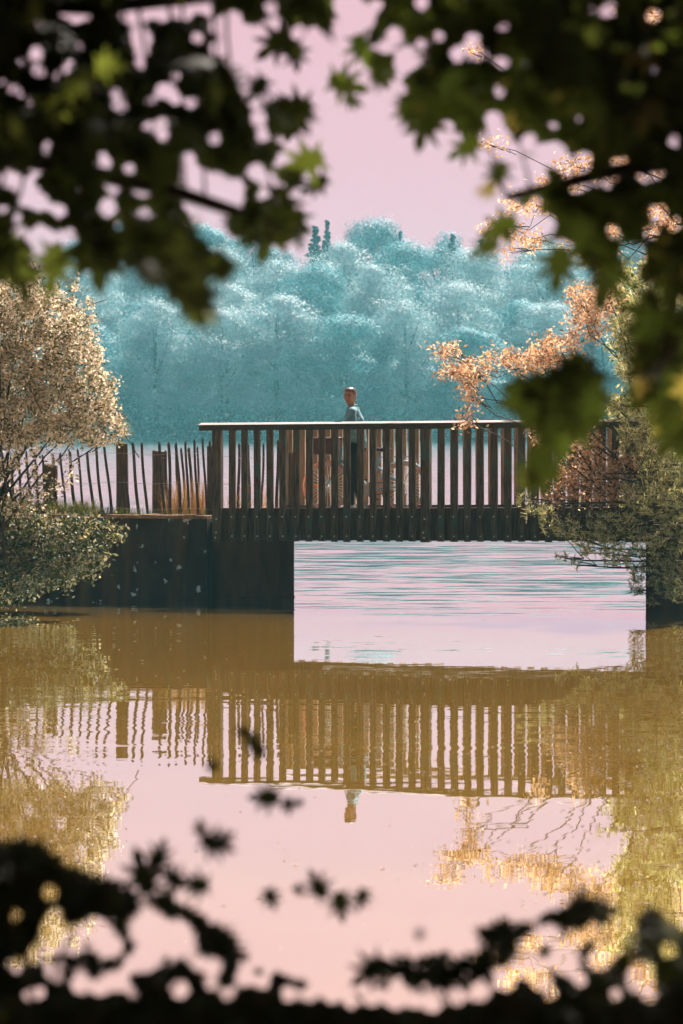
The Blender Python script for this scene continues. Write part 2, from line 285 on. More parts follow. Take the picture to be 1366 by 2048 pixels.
def water_mat():
    m, t, o = new_mat('water'); L = t.links.new
    g = N(t, 'ShaderNodeNewGeometry'); s = N(t, 'ShaderNodeSeparateXYZ'); L(g.outputs['Position'], s.inputs[0])
    def math_(op, a, b, c=None):
        n = N(t, 'ShaderNodeMath', operation=op)
        for i, q in enumerate((a, b, c)):
            if q is None: continue
            if hasattr(q, 'links') or hasattr(q, 'is_linked'): L(q, n.inputs[i])
            else: n.inputs[i].default_value = q
        return n.outputs[0]
    def ramp(val, a, b, lo=0, hi=1):
        n = N(t, 'ShaderNodeMapRange', interpolation_type='SMOOTHSTEP'); L(val, n.inputs[0])
        for i, q in zip((1, 2, 3, 4), (a, b, lo, hi)): n.inputs[i].default_value = q
        return n.outputs[0]
    def noise(sx, sy, scale=1.0, detail=2, rough=.5, loc=0):
        mp = N(t, 'ShaderNodeMapping'); L(g.outputs['Position'], mp.inputs[0]); mp.inputs['Scale'].default_value = (sx, sy, 1); mp.inputs['Location'].default_value = (loc, loc * 1.7, 0)
        n = N(t, 'ShaderNodeTexNoise'); n.inputs['Scale'].default_value = scale; n.inputs['Detail'].default_value = detail; n.inputs['Roughness'].default_value = rough; L(mp.outputs[0], n.inputs[0]); return n.outputs[0]
    d = math_('MULTIPLY_ADD', s.outputs[0], 0.3, s.outputs[1])     # distance measured square to the skewed bridge
    lake = ramp(d, 40.5, 46)
    # ripples: calm pond, breezy lake
    def ncol(sx, sy, detail=2, rough=.5, loc=0):
        mp = N(t, 'ShaderNodeMapping'); L(g.outputs['Position'], mp.inputs[0]); mp.inputs['Scale'].default_value = (sx, sy, 1); mp.inputs['Location'].default_value = (loc, loc * 1.7, 0)
        n = N(t, 'ShaderNodeTexNoise'); n.inputs['Scale'].default_value = 1; n.inputs['Detail'].default_value = detail; n.inputs['Roughness'].default_value = rough; L(mp.outputs[0], n.inputs[0])
        v = N(t, 'ShaderNodeVectorMath', operation='SUBTRACT'); L(n.outputs['Color'], v.inputs[0]); v.inputs[1].default_value = (.5, .5, .5); return v.outputs[0]
    def scale(v, k):
        n = N(t, 'ShaderNodeVectorMath', operation='SCALE'); L(v, n.inputs[0])
        if hasattr(k, 'links') or hasattr(k, 'is_linked'): L(k, n.inputs[3])
        else: n.inputs[3].default_value = k
        return n.outputs[0]
    def vadd(a, b):
        n = N(t, 'ShaderNodeVectorMath', operation='ADD'); L(a, n.inputs[0]); L(b, n.inputs[1]); return n.outputs[0]
    patch = ramp(noise(0.10, 0.22, 1.0, 2, .5, 3), .35, .65)
    lake_v = scale(vadd(ncol(0.6, 3.6, 3, .7), scale(ncol(1.2, 4.5, 2, .5, 9), .5)), math_('MULTIPLY_ADD', patch, 0.07, math_('MULTIPLY_ADD', ramp(d, 46, 75), .08, 0.30)))
    edge = math_('MULTIPLY', ramp(d, 36.0, 37.2), ramp(d, 40.4, 38.4))     # breeze line in front of the bridge
    band = math_('MULTIPLY', ramp(d, 23.5, 25.5), ramp(d, 33, 28.5))
    pamp = math_('ADD', math_('MULTIPLY', edge, 0.035), math_('MULTIPLY_ADD', band, 0.026, 0.0075))
    pond_v = scale(vadd(ncol(0.9, 3.5, 3, .55, 11), scale(ncol(6, 9, 2, .5, 5), .5)), pamp)
    mxh = N(t, 'ShaderNodeMix', data_type='VECTOR'); L(lake, mxh.inputs[0]); L(pond_v, mxh.inputs[4]); L(lake_v, mxh.inputs[5])
    fl = N(t, 'ShaderNodeVectorMath', operation='MULTIPLY'); L(mxh.outputs[1], fl.inputs[0]); fl.inputs[1].default_value = (.6, 1, 0)
    tilt = N(t, 'ShaderNodeCombineXYZ'); L(math_('ADD', math_('ADD', ramp(d, 36, 41, 0, -.024), ramp(d, 46, 51, 0, .011)), ramp(d, 70, 110, 0, -.05)), tilt.inputs[1])
    up = N(t, 'ShaderNodeVectorMath', operation='ADD'); tilt.inputs[2].default_value = 1; L(fl.outputs[0], up.inputs[0]); L(tilt.outputs[0], up.inputs[1])
    b = N(t, 'ShaderNodeVectorMath', operation='NORMALIZE'); L(up.outputs[0], b.inputs[0])
    far_rough = math_('ADD', ramp(d, 60, 100, 0.004, 0.07), ramp(d, 45, 49, 0, .06))
    silt = noise(0.25, 0.3, 1.0, 4, .6, 2)
    cb = N(t, 'ShaderNodeValToRGB'); cb.color_ramp.elements[0].position = .3; cb.color_ramp.elements[1].position = .7
    cb.color_ramp.elements[0].color = (0.70, 0.38, 0.03, 1); cb.color_ramp.elements[1].color = (0.92, 0.53, 0.07, 1); L(silt, cb.inputs[0])
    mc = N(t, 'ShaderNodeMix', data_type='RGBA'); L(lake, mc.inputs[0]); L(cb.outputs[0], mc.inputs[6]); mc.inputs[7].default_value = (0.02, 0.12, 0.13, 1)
    df = N(t, 'ShaderNodeBsdfDiffuse'); L(mc.outputs[2], df.inputs[0])
    gl = N(t, 'ShaderNodeBsdfGlossy', distribution='BECKMANN'); L(far_rough, gl.inputs['Roughness']); gm = N(t, 'ShaderNodeMix', data_type='RGBA'); L(lake, gm.inputs[0]); gm.inputs[6].default_value = (.82, .94, 1, 1); gm.inputs[7].default_value = (1, 1, .97, 1); L(gm.outputs[2], gl.inputs[0]); L(b.outputs[0], gl.inputs['Normal'])
    fr = N(t, 'ShaderNodeFresnel'); fr.inputs[0].default_value = 1.33
    fac = math_('POWER', fr.outputs[0], 0.14)
    ms = N(t, 'ShaderNodeMixShader'); L(fac, ms.inputs[0]); L(df.outputs[0], ms.inputs[1]); L(gl.outputs[0], ms.inputs[2]); L(ms.outputs[0], o.inputs[0])
    return m
M['water'] = water_mat()

# ------------------------------------------------------------------ ground, water
def sstep(a, b, x):
    q = np.clip((x - a) / (b - a), 0, 1); return q * q * (3 - 2 * q)
def hgt(x, y):
    z = -1.0 + 0 * x
    near = sstep(9.0, 6.8, y) * 1.95
    side = np.maximum(sstep(-9, -11.5, x), sstep(9.5, 12, x)) * sstep(43, 41, y) * 1.9
    farr = sstep(383.5, 387, y) * 1.4 + np.clip((y - 387) / 60, 0, 1) * 11
    wide = np.maximum(sstep(-250, -270, x), sstep(250, 270, x)) * 2.0
    z = z + np.maximum.reduce([near, side, farr, wide])
    return z + 0.06 * np.sin(x * 1.3 + y * 0.7) * np.cos(y * 1.1 - x * .4)
xs = np.concatenate([np.linspace(-400, -20, 24), np.arange(-18, 18.1, .6), np.linspace(20, 400, 24)])
ys = np.concatenate([np.linspace(-60, -12, 6), np.arange(-10, 50, .6), np.linspace(52, 378, 22), np.linspace(381, 460, 30), np.linspace(475, 600, 8)])
X, Y = np.meshgrid(xs, ys); Z = hgt(X, Y)
nx, ny = len(xs), len(ys)
idx = np.arange(nx * ny).reshape(ny, nx)
q = np.stack([idx[:-1, :-1], idx[:-1, 1:], idx[1:, 1:], idx[1:, :-1]], -1).reshape(-1)
g = np_mesh('ground', np.stack([X, Y, Z], -1).reshape(-1, 3), q, np.full((nx - 1) * (ny - 1), 4), M['ground'], smooth=True)
tag(g, kind='structure')
wv = MB(); wv.add([(-399, -5, 0), (399, -5, 0), (399, 392, 0), (-399, 392, 0)], [(0, 1, 2, 3)])
tag(wv.build('water', M['water']), kind='structure')

# ------------------------------------------------------------------ bridge frame of reference
SK = R(17); cS, sS = math.cos(SK), math.sin(SK); RISE = 0.009
def B(s, n, z, rise=True):
    return (s * cS + n * sS, 45 - s * sS + n * cS, z + (RISE * s if rise else 0))
def s_of(px, n=0.0):     # bridge coordinate of a photo column
    tt = (px - 683) / F
    return (tt * (45 + n * cS) - n * sS) / (cS + tt * sS)
TS = math.tan(SK)
def BY(s, n, z): return B(s - n * TS, n, z, False)
def ybox(mb, s0, s1, n0, n1, z0, z1, k=0):
    return mb.hexa([BY(s0, n0, z0), BY(s1, n0, z0), BY(s1 - k, n1, z0), BY(s0, n1, z0), BY(s0, n0, z1), BY(s1, n0, z1), BY(s1 - k, n1, z1), BY(s0, n1, z1)])
def bbox(mb, s0, s1, n0, n1, z0, z1, rise=True, ds=0, dn=0):
    return mb.hexa([B(s0, n0, z0, rise), B(s1, n0, z0, rise), B(s1, n1, z0, rise), B(s0, n1, z0, rise),
                    B(s0 + ds, n0 + dn, z1, rise), B(s1 + ds, n0 + dn, z1, rise), B(s1 + ds, n1 + dn, z1, rise), B(s0 + ds, n1 + dn, z1, rise)])
ZD = 1.25; ZE = 1.313; ZB = 0.867; ZR0, ZR1 = 2.36, 2.445

br = empty('footbridge', B(1.6, 0.9, 0))
tag(br, 'wooden footbridge with close upright balusters spanning the water', 'footbridge')
near_px = [463.5, 488.5, 514, 539.5, 565, 591.5, 617.5, 643, 668.5, 693, 720, 745.5, 772.5, 798, 824, 881, 907.5, 934.5, 960.5, 987.5, 1015, 1042.5, 1069.5, 1096.5, 1122.5, 1150, 1177, 1204, 1230.5, 1258, 1284.5, 1312, 1339, 1366]
SL, SR = s_of(399), s_of(1440)
# handrails
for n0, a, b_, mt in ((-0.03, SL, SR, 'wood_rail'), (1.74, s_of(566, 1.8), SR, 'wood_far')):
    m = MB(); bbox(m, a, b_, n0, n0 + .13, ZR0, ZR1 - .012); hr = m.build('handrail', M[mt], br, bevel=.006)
    # added pale capping, tilted so the rail top shows a sunlit line
    m = MB(); m.hexa([B(a - .01, n0 - .008, ZR1 - .011), B(b_, n0 - .008, ZR1 - .011), B(b_, n0 + .14, ZR1 - .011), B(a - .01, n0 + .14, ZR1 - .011),
                      B(a - .01, n0 - .008, ZR1 - .006), B(b_, n0 - .008, ZR1 - .006), B(b_, n0 + .14, ZR1 + .02), B(a - .01, n0 + .14, ZR1 + .02)])
    m.build('rail_cap', M['wood_cap'], hr)
def bolt(parent, s, n, z, r=.011):
    m = MB(); m.tube([B(s, n - .009, z), B(s, n + .004, z)], r, 8); m.build('bolt', M['bolt'], parent)
for px in near_px:
    s = s_of(px); wd = .046 + random.uniform(-.002, .003)
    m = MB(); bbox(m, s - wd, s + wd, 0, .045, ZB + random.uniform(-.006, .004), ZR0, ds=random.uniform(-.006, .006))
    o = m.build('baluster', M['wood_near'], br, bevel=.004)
    bolt(o, s + .004, 0, ZB + .07); bolt(o, s - .003, 0, ZB + .33)
for px, hw in ((433, .062), (850, .062), (1393, .062)):
    s = s_of(px)
    m = MB(); bbox(m, s - hw, s + hw, -.012, .11, ZB - .01, ZR0)
    o = m.build('rail_post', M['wood_near'], br, bevel=.006)
    for dz in (.05, .12, .3): bolt(o, s + random.uniform(-.02, .02), -.012, ZB + dz, .014)
# far balusters
px = 578.0; far = []
while px < 1420:
    far.append(px); px += 25.3 if px < 1005 else 26.6
for px in far:
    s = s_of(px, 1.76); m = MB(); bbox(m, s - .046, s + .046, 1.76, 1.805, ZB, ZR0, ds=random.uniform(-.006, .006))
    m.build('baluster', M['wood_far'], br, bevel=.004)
# edge beams, fascia, joists, deck
m = MB(); bbox(m, s_of(430), SR, .047, .16, ZB + .012, ZE); m.build('edge_beam', M['wood_fascia'], br, bevel=.005)
m = MB(); bbox(m, s_of(566, 1.7), SR, 1.64, 1.758, ZB + .012, ZE); m.build('edge_beam', M['wood_fascia'], br, bevel=.005)
m = MB(); s = s_of(440)
while s < s_of(1300):
    bbox(m, s, s + .13, .165, 1.635, ZD - .05, ZD + random.uniform(-.003, .003)); s += .142
dk = m.build('deck', M['deck'], br)
m = MB(); bbox(m, s_of(588), s_of(1290), .4, .55, ZB + .05, ZD - .055); m.build('joist', M['wood_fascia'], br)
m = MB(); bbox(m, s_of(588), s_of(1290), 1.2, 1.35, ZB + .05, ZD - .055); m.build('joist', M['wood_fascia'], br)
# abutments (the bridge rests on them)
ab = MB(); ybox(ab, s_of(424), s_of(588), .05, 2.1, -1.0, ZB, .05)
o = ab.build('abutment', M['abut'], br)
m = MB(); m.tube([B(s_of(425), .0, .07, False), B(s_of(500), .0, .085, False), B(s_of(589), .0, .12, False)], .02, 5); m.build('footing_edge', M['abut'], o)
m = MB(); bbox(m, s_of(1290), s_of(1290) + 1.6, .05, 2.1, -1.0, ZB, rise=False); m.build('abutment', M['abut'], br)

# retaining wall on the left
rw = empty('retaining_wall', B(s_of(300), .1, 0))
tag(rw, 'dark lichen-spotted concrete wall under the paling fence', 'wall')
m = MB()
s0, s1 = -9.0, s_of(417)
ks = 60; zs = [-1, -.1, .3, .7, 1.0, 1.15]; pts = []
for i in range(ks + 1):
    for j, z in enumerate(zs):
        s = s0 + (s1 - s0) * i / ks
        pts.append(B(s, -.06 + .012 * random.uniform(-1, 1) - .03 * (1.15 - z), z, False))
fs = [(i * 6 + j, (i + 1) * 6 + j, (i + 1) * 6 + j + 1, i * 6 + j + 1) for i in range(ks) for j in range(5)]
m.add(pts, fs)
m.add([B(s1, -.07, -1, False), B(s1, .28, -1, False), B(s1, .28, 1.15, False), B(s1, -.06, 1.15, False)], [(0, 1, 2, 3)])
m.add([B(s0, -.06, 1.15, False), B(s1, -.06, 1.15, False), B(s1, .3, 1.15, False), B(s0, .3, 1.15, False)], [(0, 1, 2, 3)])
m.build('wall_face', M['concrete'], rw)
m = MB()
for i in range(44):
    a = s0 + (s1 - s0) * i / 44; b_ = s0 + (s1 - s0) * (i + 1) / 44
    bbox(m, a + .002, b_, -.085 + random.uniform(-.008, .008), .24, 1.152, 1.2 + random.uniform(-.006, .008), False)
m.build('coping', M['coping'], rw)

# embankments
def embank(s0, s1, name, BY=BY):
    ns, nn = 40, 12; V = []; fs = []
    for i in range(ns + 1):
        for j in range(nn + 1):
            s = s0 + (s1 - s0) * i / ns; n = .08 + 2.4 * j / nn
            z = 1.165 + .025 * math.sin(s * 5 + n * 3) + random.uniform(-.008, .008)
            if j > 8: z -= (j - 8) ** 1.6 * .24
            if j == 0: z = 1.12
            V.append(BY(s, n, z))
    for i in range(ns):
        for j in range(nn): a = i * (nn + 1) + j; fs.append((a, a + nn + 1, a + nn + 2, a + 1))
    b = len(V)
    for (i) in (0, ns):
        row = [i * (nn + 1) + j for j in range(nn + 1)]
        for j in range(nn):
            pa, pb = V[row[j]], V[row[j + 1]]; k = len(V); V += [(pa[0], pa[1], -1), (pb[0], pb[1], -1)]; fs.append((row[j], row[j + 1], k + 1, k))
    m = MB(); m.add(V, fs); tag(m.build(name, M['earth'], smooth=False), kind='structure')
embank(-13, s_of(560), 'embankment'); embank(s_of(1300), 16, 'embankment', lambda s, n, z: B(s, n, z, False))

# ------------------------------------------------------------------ paling fences
def fence(name, label, n, pales, posts, wires, zb=1.17):
    e = empty(name, B(s_of((pales[0][0] + pales[-1][0]) / 2, n), n, zb, False)); tag(e, label, 'fence')
    YN = lambda px: 45 - s_of(px, n) * sS + n * cS
    for (tx, ty, bx, by) in pales:
        Yt = YN(tx); zt = CH - (ty - HZ) / F * Yt; s_t, s_b = s_of(tx, n), s_of(bx, n)
        zb_ = max(zb - .03, CH - (by - HZ) / F * YN(bx)) if by else zb
        r = random.uniform(.017, .024); pts = []; rad = []
        nseg = 6; ph = random.uniform(0, 6)
        for i in range(nseg + 1):
            f = i / nseg; wob = .006 * math.sin(ph + f * 5)
            pts.append(B(s_b + (s_t - s_b) * f + wob, n + wob, zb_ + (zt - zb_) * f, False)); rad.append(r * (1.05 - .15 * f))
        pts.append(B(s_t, n, zt + .03, False)); rad.append(r * .35)
        m = MB(); m.tube(pts, rad, 6); m.build('pale', M['pale'], e)
    for (x0, x1, ty, dn) in posts:
        sa, sb = s_of(x0, n + dn), s_of(x1, n + dn); Yt = YN(x0); zt = CH - (ty - HZ) / F * Yt; r = (sb - sa) / 2 * .98; c = (sa + sb) / 2
        m = MB(); k = 10; pts = [B(c + random.uniform(-.004, .004), n + dn + r, z, False) for z in (zb - .1, zb + .3, zb + .6, zt - .012, zt)]
        m.tube(pts, [r, r * .99, r * .98, r * .97, r * .9], k); m.build('fence_post', M['post'], e)
    xa, xb = min(p[0] for p in pales), max(p[0] for p in pales)
    for wy in wires:
        m = MB(); pts = []
        for i in range(40):
            px = xa + (xb - xa) * i / 39; Yt = YN(px); pts.append(B(s_of(px, n), n - .028 + .01 * math.sin(i * 2.1), CH - (wy + 2 * math.sin(i * .5) - HZ) / F * Yt, False))
        m.tube(pts, .0035, 4); m.build('wire', M['wire'], e)
c3 = lambda x, y: (x / 2.844, 530 + y / 2.844)
pl = [(-30, 1100, 0, 1400), (15, 1080, 45, 1400), (60, 1095, 85, 1410), (100, 1080, 130, 1410), (150, 1070, 180, 1400), (195, 1080, 225, 1410), (240, 1090, 262, 1410), (297, 1085, 330, 1420), (345, 1078, 375, 1430), (395, 1070, 428, 1420), (440, 1058, 478, 1415), (497, 1075, 532, 1420), (545, 1032, 582, 1420), (595, 1028, 635, 1420), (705, 1150, 738, 1425), (753, 1020, 790, 1420), (805, 1022, 838, 1425), (903, 1020, 937, 1425), (960, 1020, 970, 1425), (1003, 1022, 1027, 1420), (1057, 1012, 1072, 1420), (1107, 1005, 1124, 1420), (1155, 1000, 1175, 1425), (1195, 1010, 1208, 1425)]
pales = [(*c3(a, b), *c3(c, d)) for a, b, c, d in pl]
fence('paling_fence', 'split chestnut paling fence along the top of the dark wall beside the bridge', .45, pales,
      [(228, 252, 886, .03), (84, 110, 930, .03), (411, 428, 892, .03)], [908, 966, 1018])
pl2 = [(322, 930, 323, 1030), (331, 905, 335, 1030), (352, 902, 358, 1030), (363, 900, 372, 1030), (378, 899, 386, 1030), (395, 897, 398, 1030), (478, 891, 477, 1020), (497, 893, 498, 1020), (527, 892, 523, 1020), (556, 884, 554, 1020)]
fence('paling_fence', 'second row of leaning chestnut pales on the lake side, behind the bridge end', 1.75, pl2, [(300, 326, 902, 0), (572, 590, 905, 0)], [915, 970])

# ------------------------------------------------------------------ leaf scattering
def frames(normals, roll):
    n = normals / np.linalg.norm(normals, axis=1, keepdims=True)
    ref = np.where(np.abs(n[:, 2:3]) < .9, np.array([[0, 0, 1.]]), np.array([[1., 0, 0]]))
    a = np.cross(ref, n); a /= np.linalg.norm(a, axis=1, keepdims=True); b = np.cross(n, a)
    c, s = np.cos(roll)[:, None], np.sin(roll)[:, None]
    return a * c + b * s, -a * s + b * c, n
def place(tv, P, A, Bv, Nn, S):
    return (P[:, None, :] + S[:, None, None] * (tv[None, :, 0:1] * A[:, None, :] + tv[None, :, 1:2] * Bv[:, None, :] + tv[None, :, 2:3] * Nn[:, None, :]))
def leaves(name, tv, tf, P, normals, roll, S, mat, parent):
    A, Bv, Nn = frames(normals, roll); V = place(tv, P, A, Bv, Nn, S); k = len(tv); n = len(P)
    f = np.array([i for t in tf for i in t]); sz = np.array([len(t) for t in tf])
    ff = (f[None, :] + (np.arange(n) * k)[:, None]).ravel()
    return np_mesh(name, V.reshape(-1, 3), ff, np.tile(sz, n), mat, parent)
def rdir(n, r=rng):
    v = r.normal(size=(n, 3)); return v / np.linalg.norm(v, axis=1, keepdims=True)
T_SMALL = (np.array([(0, -.5, 0), (.26, 0, .06), (0, .55, -.04), (-.26, 0, .06)]), [(0, 1, 2), (0, 2, 3)])
T_NEEDLE = (np.array([(-.03, 0, 0), (.03, 0, 0), (.012, 1, .05), (-.012, 1, .05)]), [(0, 1, 2, 3)])
half = [(.0, -.36), (.13, -.27), (.40, -.40), (.2, -.1), (.40, -.02), (.66, .06), (.42, .12), (.22, .14), (.36, .32), (.5, .52), (.26, .42), (.12, .32), (.15, .55), (0, .82)]
ml = half + [(-x, y) for x, y in half[-2:0:-1]]
T_MAPLE = (np.array([(0, .03, .05)] + [(x, y, -.22 * (x * x + y * y)) for x, y in ml]), [(0, i + 1, (i + 1) % len(ml) + 1) for i in range(len(ml))])

# ------------------------------------------------------------------ far forest
def crown_mesh(name, seed, H, W, nb, per, size, mat, airy=.25, conic=False):
    r = np.random.default_rng(seed); P = []; Nn = []
    for i in range(nb):
        if conic:
            h = .1 + .88 * i / nb; rad = W * .5 * (1 - h) ** .75 + .12; a = r.uniform(0, 6.28); q = rad * r.uniform(0, .95)
            c = np.array([q * math.cos(a), q * math.sin(a), H * h - q * .2]); br_ = np.array([1.5, 1.5, .6]) * (1.25 - h * 1.12) * r.uniform(.6, 1.25)
        else:
            h = r.uniform(0, 1) ** .85; a = r.uniform(0, 6.28)
            prof = math.sin(math.pi * min(1, .16 + h * .80)) ** .7
            q = W * .5 * prof * math.sqrt(r.uniform(.15, 1))
            c = np.array([q * math.cos(a), q * math.sin(a), H * (.14 + .8 * h)])
            br_ = np.array([1, 1, .85]) * r.uniform(1.1, 2.3) * (W / 9)
        u = rdir(per, r); rad = 1 - r.uniform(0, 1, (per, 1)) ** 2 * .55 + (r.uniform(0, 1, (per, 1)) < airy) * r.uniform(0, .35, (per, 1))
        p = c + u * rad * br_; P.append(p); Nn.append(u + rdir(per, r) * .2 + np.array([0, 0, .2]))
    P = np.concatenate(P); Nn = np.concatenate(Nn)
    A, Bv, Nf = frames(Nn, r.uniform(0, 6.28, len(P))); S = r.uniform(.6, 1.3, len(P)) * size
    V = place(T_SMALL[0] * np.array([1.5, 1, 1]), P, A, Bv, Nf, S).reshape(-1, 3)
    f = np.array([0, 1, 2, 3]); ff = (f[None] + (np.arange(len(P)) * 4)[:, None]).ravel()
    o = np_mesh(name, V, ff, np.full(len(P), 4), mat); me = o.data; bpy.data.objects.remove(o); return me
def trunk_mesh(seed, H, W):
    r = random.Random(seed); m = MB()
    m.tube([(0, 0, -1.5), (0.1, 0, H * .2), (r.uniform(-.3, .3), 0, H * .5), (r.uniform(-.5, .5), .2, H * .85)], [.38, .3, .2, .06], 6)
    for k in range(4):
        a = r.uniform(0, 6.28); h = r.uniform(.3, .6) * H; q = W * .3
        m.tube([(0, 0, h), (q * .5 * math.cos(a), q * .5 * math.sin(a), h + H * .1), (q * math.cos(a), q * math.sin(a), h + H * .24)], [.16, .1, .04], 5)
    o = m.build('trunk', M['far_bark']); me = o.data; bpy.data.objects.remove(o); return me
variants = []
for k in range(7):
    mat = ['pale', 'mid', 'pale', 'mid', 'pale', 'mid', 'dark'][k]
    con = (k == 6); H0 = 18 if not con else 17
    W0 = [10.5, 12, 9.5, 12.5, 11, 10, 6][k]
    variants.append((crown_mesh('crown', 50 + k, H0, W0, [44, 52, 40, 56, 48, 42, 130][k], [820, 740, 820, 700, 760, 800, 120][k], [.21, .23, .19, .23, .20, .21, .28][k], FT[mat], conic=con),
                     trunk_mesh(80 + k, H0, W0), H0, W0, mat))
ORD = ['first', 'second', 'third', 'fourth', 'fifth', 'sixth', 'seventh', 'eighth', 'ninth', 'tenth', 'eleventh', 'twelfth', 'thirteenth', 'fourteenth', 'fifteenth', 'sixteenth']
rows = [   # (Y, count, top rows in photo px (interpolated), kinds, label)
    (391, 11, [610, 640, 600, 620, 590, 640, 600, 655, 610, 640, 620], [0, 1, 2, 4, 0, 3, 2, 1, 4, 5, 0], 'waterline row of the far wood'),
    (402, 10, [560, 530, 560, 570, 540, 530, 570, 600, 560, 560], [1, 4, 5, 2, 3, 0, 4, 1, 2, 5], 'second row of the far wood'),
    (416, 11, [520, 500, 480, 500, 520, 485, 495, 500, 490, 520, 500], [5, 2, 0, 4, 2, 0, 3, 4, 0, 1, 2], 'third row of the far wood'),
    (432, 12, [520, 480, 455, 448, 462, 445, 450, 466, 472, 480, 465, 500], [6, 1, 3, 1, 5, 6, 3, 5, 6, 1, 3, 5], 'skyline row of the far wood'),
]
LOOK = {'pale': 'pale feathery tree', 'mid': 'round haze-blue tree', 'dark': 'dark narrow conifer'}
def far_tree(px, Yr, top, v, label, sc_w=1.0):
    me, tm, H0, W0, kind = variants[v]
    x = (px - 683) / F * Yr; y = Yr + random.uniform(-3, 3)
    gz = float(hgt(np.array([x]), np.array([y]))[0]); zt = CH - (top - HZ) / F * y
    e = empty('broadleaf_tree' if kind != 'dark' else 'conifer_tree', (x, y, gz))
    s = (zt - gz) / (H0 * 1.0); ws = sc_w * (0.75 + .25 * s)
    a = bpy.data.objects.new('crown', me); b = bpy.data.objects.new('trunk', tm)
    for o in (a, b): COL.objects.link(o); o.parent = e; o.rotation_euler.z = random.uniform(0, 6.28); o.scale = (ws, ws, s)
    tag(e, label, 'tree', 'trees of the far wood')
for (Yr, cnt, tops, kinds, rl) in rows:
    for i in range(cnt):
        px = -30 + 1430 * (i + .5) / cnt + random.uniform(-22, 22)
        far_tree(px, Yr, tops[i], kinds[i], f"{LOOK[variants[kinds[i]][4]]}, {ORD[i]} from left in the {rl}", random.uniform(.95, 1.2))
for px, top, w_, lab in ((800, 455, .55, 'small dark spiky conifer poking above the skyline right of the woman'), (655, 433, .7, 'dark conifer at the highest point of the far skyline'), (905, 462, .8, 'dark-topped conifer on the right of the far skyline gap')):
    far_tree(px, 424, top, 6, lab, w_)
# understorey along the far shore
P = np.stack([rng.uniform(-60, 60, 9000), rng.uniform(385.5, 391, 9000), rng.uniform(0, 1, 9000) ** 1.6 * 4.2 + .1], -1)
tag(leaves('shore_undergrowth', T_SMALL[0] * np.array([1.5, 1, 1]), [(0, 1, 2, 3)], P, rdir(9000) + np.array([0, -.4, .3]), rng.uniform(0, 6, 9000), rng.uniform(.3, .7, 9000), FT['mid'], None),
    'low hazy undergrowth along the far waterline', 'undergrowth', kind='stuff')

# ------------------------------------------------------------------ branching plants near the bridge
def bough(mb, p0, p1, r0, r1, sag=0, n=6, wob=.04):
    p0, p1 = np.array(p0, float), np.array(p1, float); L_ = np.linalg.norm(p1 - p0); pts = []; rad = []
    off = rng.normal(size=(n + 1, 3)) * wob * L_ * .3
    for i in range(n + 1):
        f = i / n; p = p0 + (p1 - p0) * f + off[i] * math.sin(math.pi * f) + np.array([0, 0, -sag * 4 * f * (1 - f)])
        pts.append(p); rad.append(r0 + (r1 - r0) * f)
    mb.tube(pts, rad, 5); return np.array(pts)

def sprays(centres, per, spread, up=.2):
    """leaf positions bunched round twig tips"""
    n = len(centres); P = np.repeat(centres, per, axis=0) + rng.normal(size=(n * per, 3)) * spread
    return P

# left bush: silhouette read off the photo as (row, right-hand edge)
edge_l = [(530, 60), (560, 95), (600, 130), (640, 165), (700, 185), (750, 205), (800, 228), (850, 222), (890, 200), (930, 160), (1000, 120), (1040, 150)]
def bush_left():
    Yc = 43.2; e = empty('leafy_bush', at(-40, 1040, Yc)); tag(e, 'big pale pinkish leafy bush over the paling fence at the left edge', 'bush')
    base = at(-30, 1060, Yc); mb = MB(); cs = []
    ey = np.array([a for a, _ in edge_l]); ex = np.array([b for _, b in edge_l])
    def ok(px, py): return px < np.interp(py, ey, ex) - 4
    tips = []
    while len(tips) < 3000:
        py = rng.uniform(545, 1040); px = rng.uniform(-260, 240)
        if not ok(px, py): continue
        if py > 880 and rng.uniform() < .72 + .2 * sstep(0, 120, px): continue
        lump = math.sin(px * .065 + py * .031) * math.cos(py * .07 - px * .03)
        if rng.uniform() > .55 + .5 * lump: continue
        lim = 1.0 * math.sqrt(max(0, 1 - ((px + 60) / 330) ** 2))
        d = rng.uniform(-1, 1) * lim
        p = at(px, py, Yc); p[1] += d; tips.append(p)
    # outlying sprigs on the right-hand edge
    for (px, py) in [(205, 755), (228, 770), (215, 800), (232, 835), (240, 855), (250, 862), (225, 830), (195, 700), (180, 640), (185, 665), (140, 600), (160, 625), (178, 612), (232, 878), (210, 880), (70, 560), (110, 575), (30, 545), (190, 720), (212, 778), (235, 840), (150, 575), (100, 545), (60, 535)]:
        for _ in range(3): tips.append(at(px + rng.uniform(-5, 5), py + rng.uniform(-5, 5), Yc + rng.uniform(-.3, .3)))
    tips = np.array(tips)
    for k in range(46):
        t = tips[rng.integers(len(tips))] * .9 + base * .1; bough(mb, base + rng.normal(size=3) * .12, t, .022, .005, -.06)
    for k in range(90):
        t = tips[rng.integers(len(tips))]; q = tips[rng.integers(len(tips))]
        d = q - t; d /= np.linalg.norm(d) + 1e-6; bough(mb, t - d * .35 - np.array([0, 0, .15]), t, .007, .003)
    for k in range(25): 
        t = tips[-1 - rng.integers(70)]; bough(mb, t + np.array([-.4, 0, -.25]), t, .008, .003)
    mb.build('stem', M['bark'], e)
    P = sprays(tips, 26, .05); dens = len(P)
    Nn = rdir(dens) + np.array([.15, .1, .7])
    leaves('foliage', *T_SMALL, P, Nn, rng.uniform(0, 6.28, dens), rng.uniform(.032, .068, dens), M['bush_leaf'], e)
bush_left()

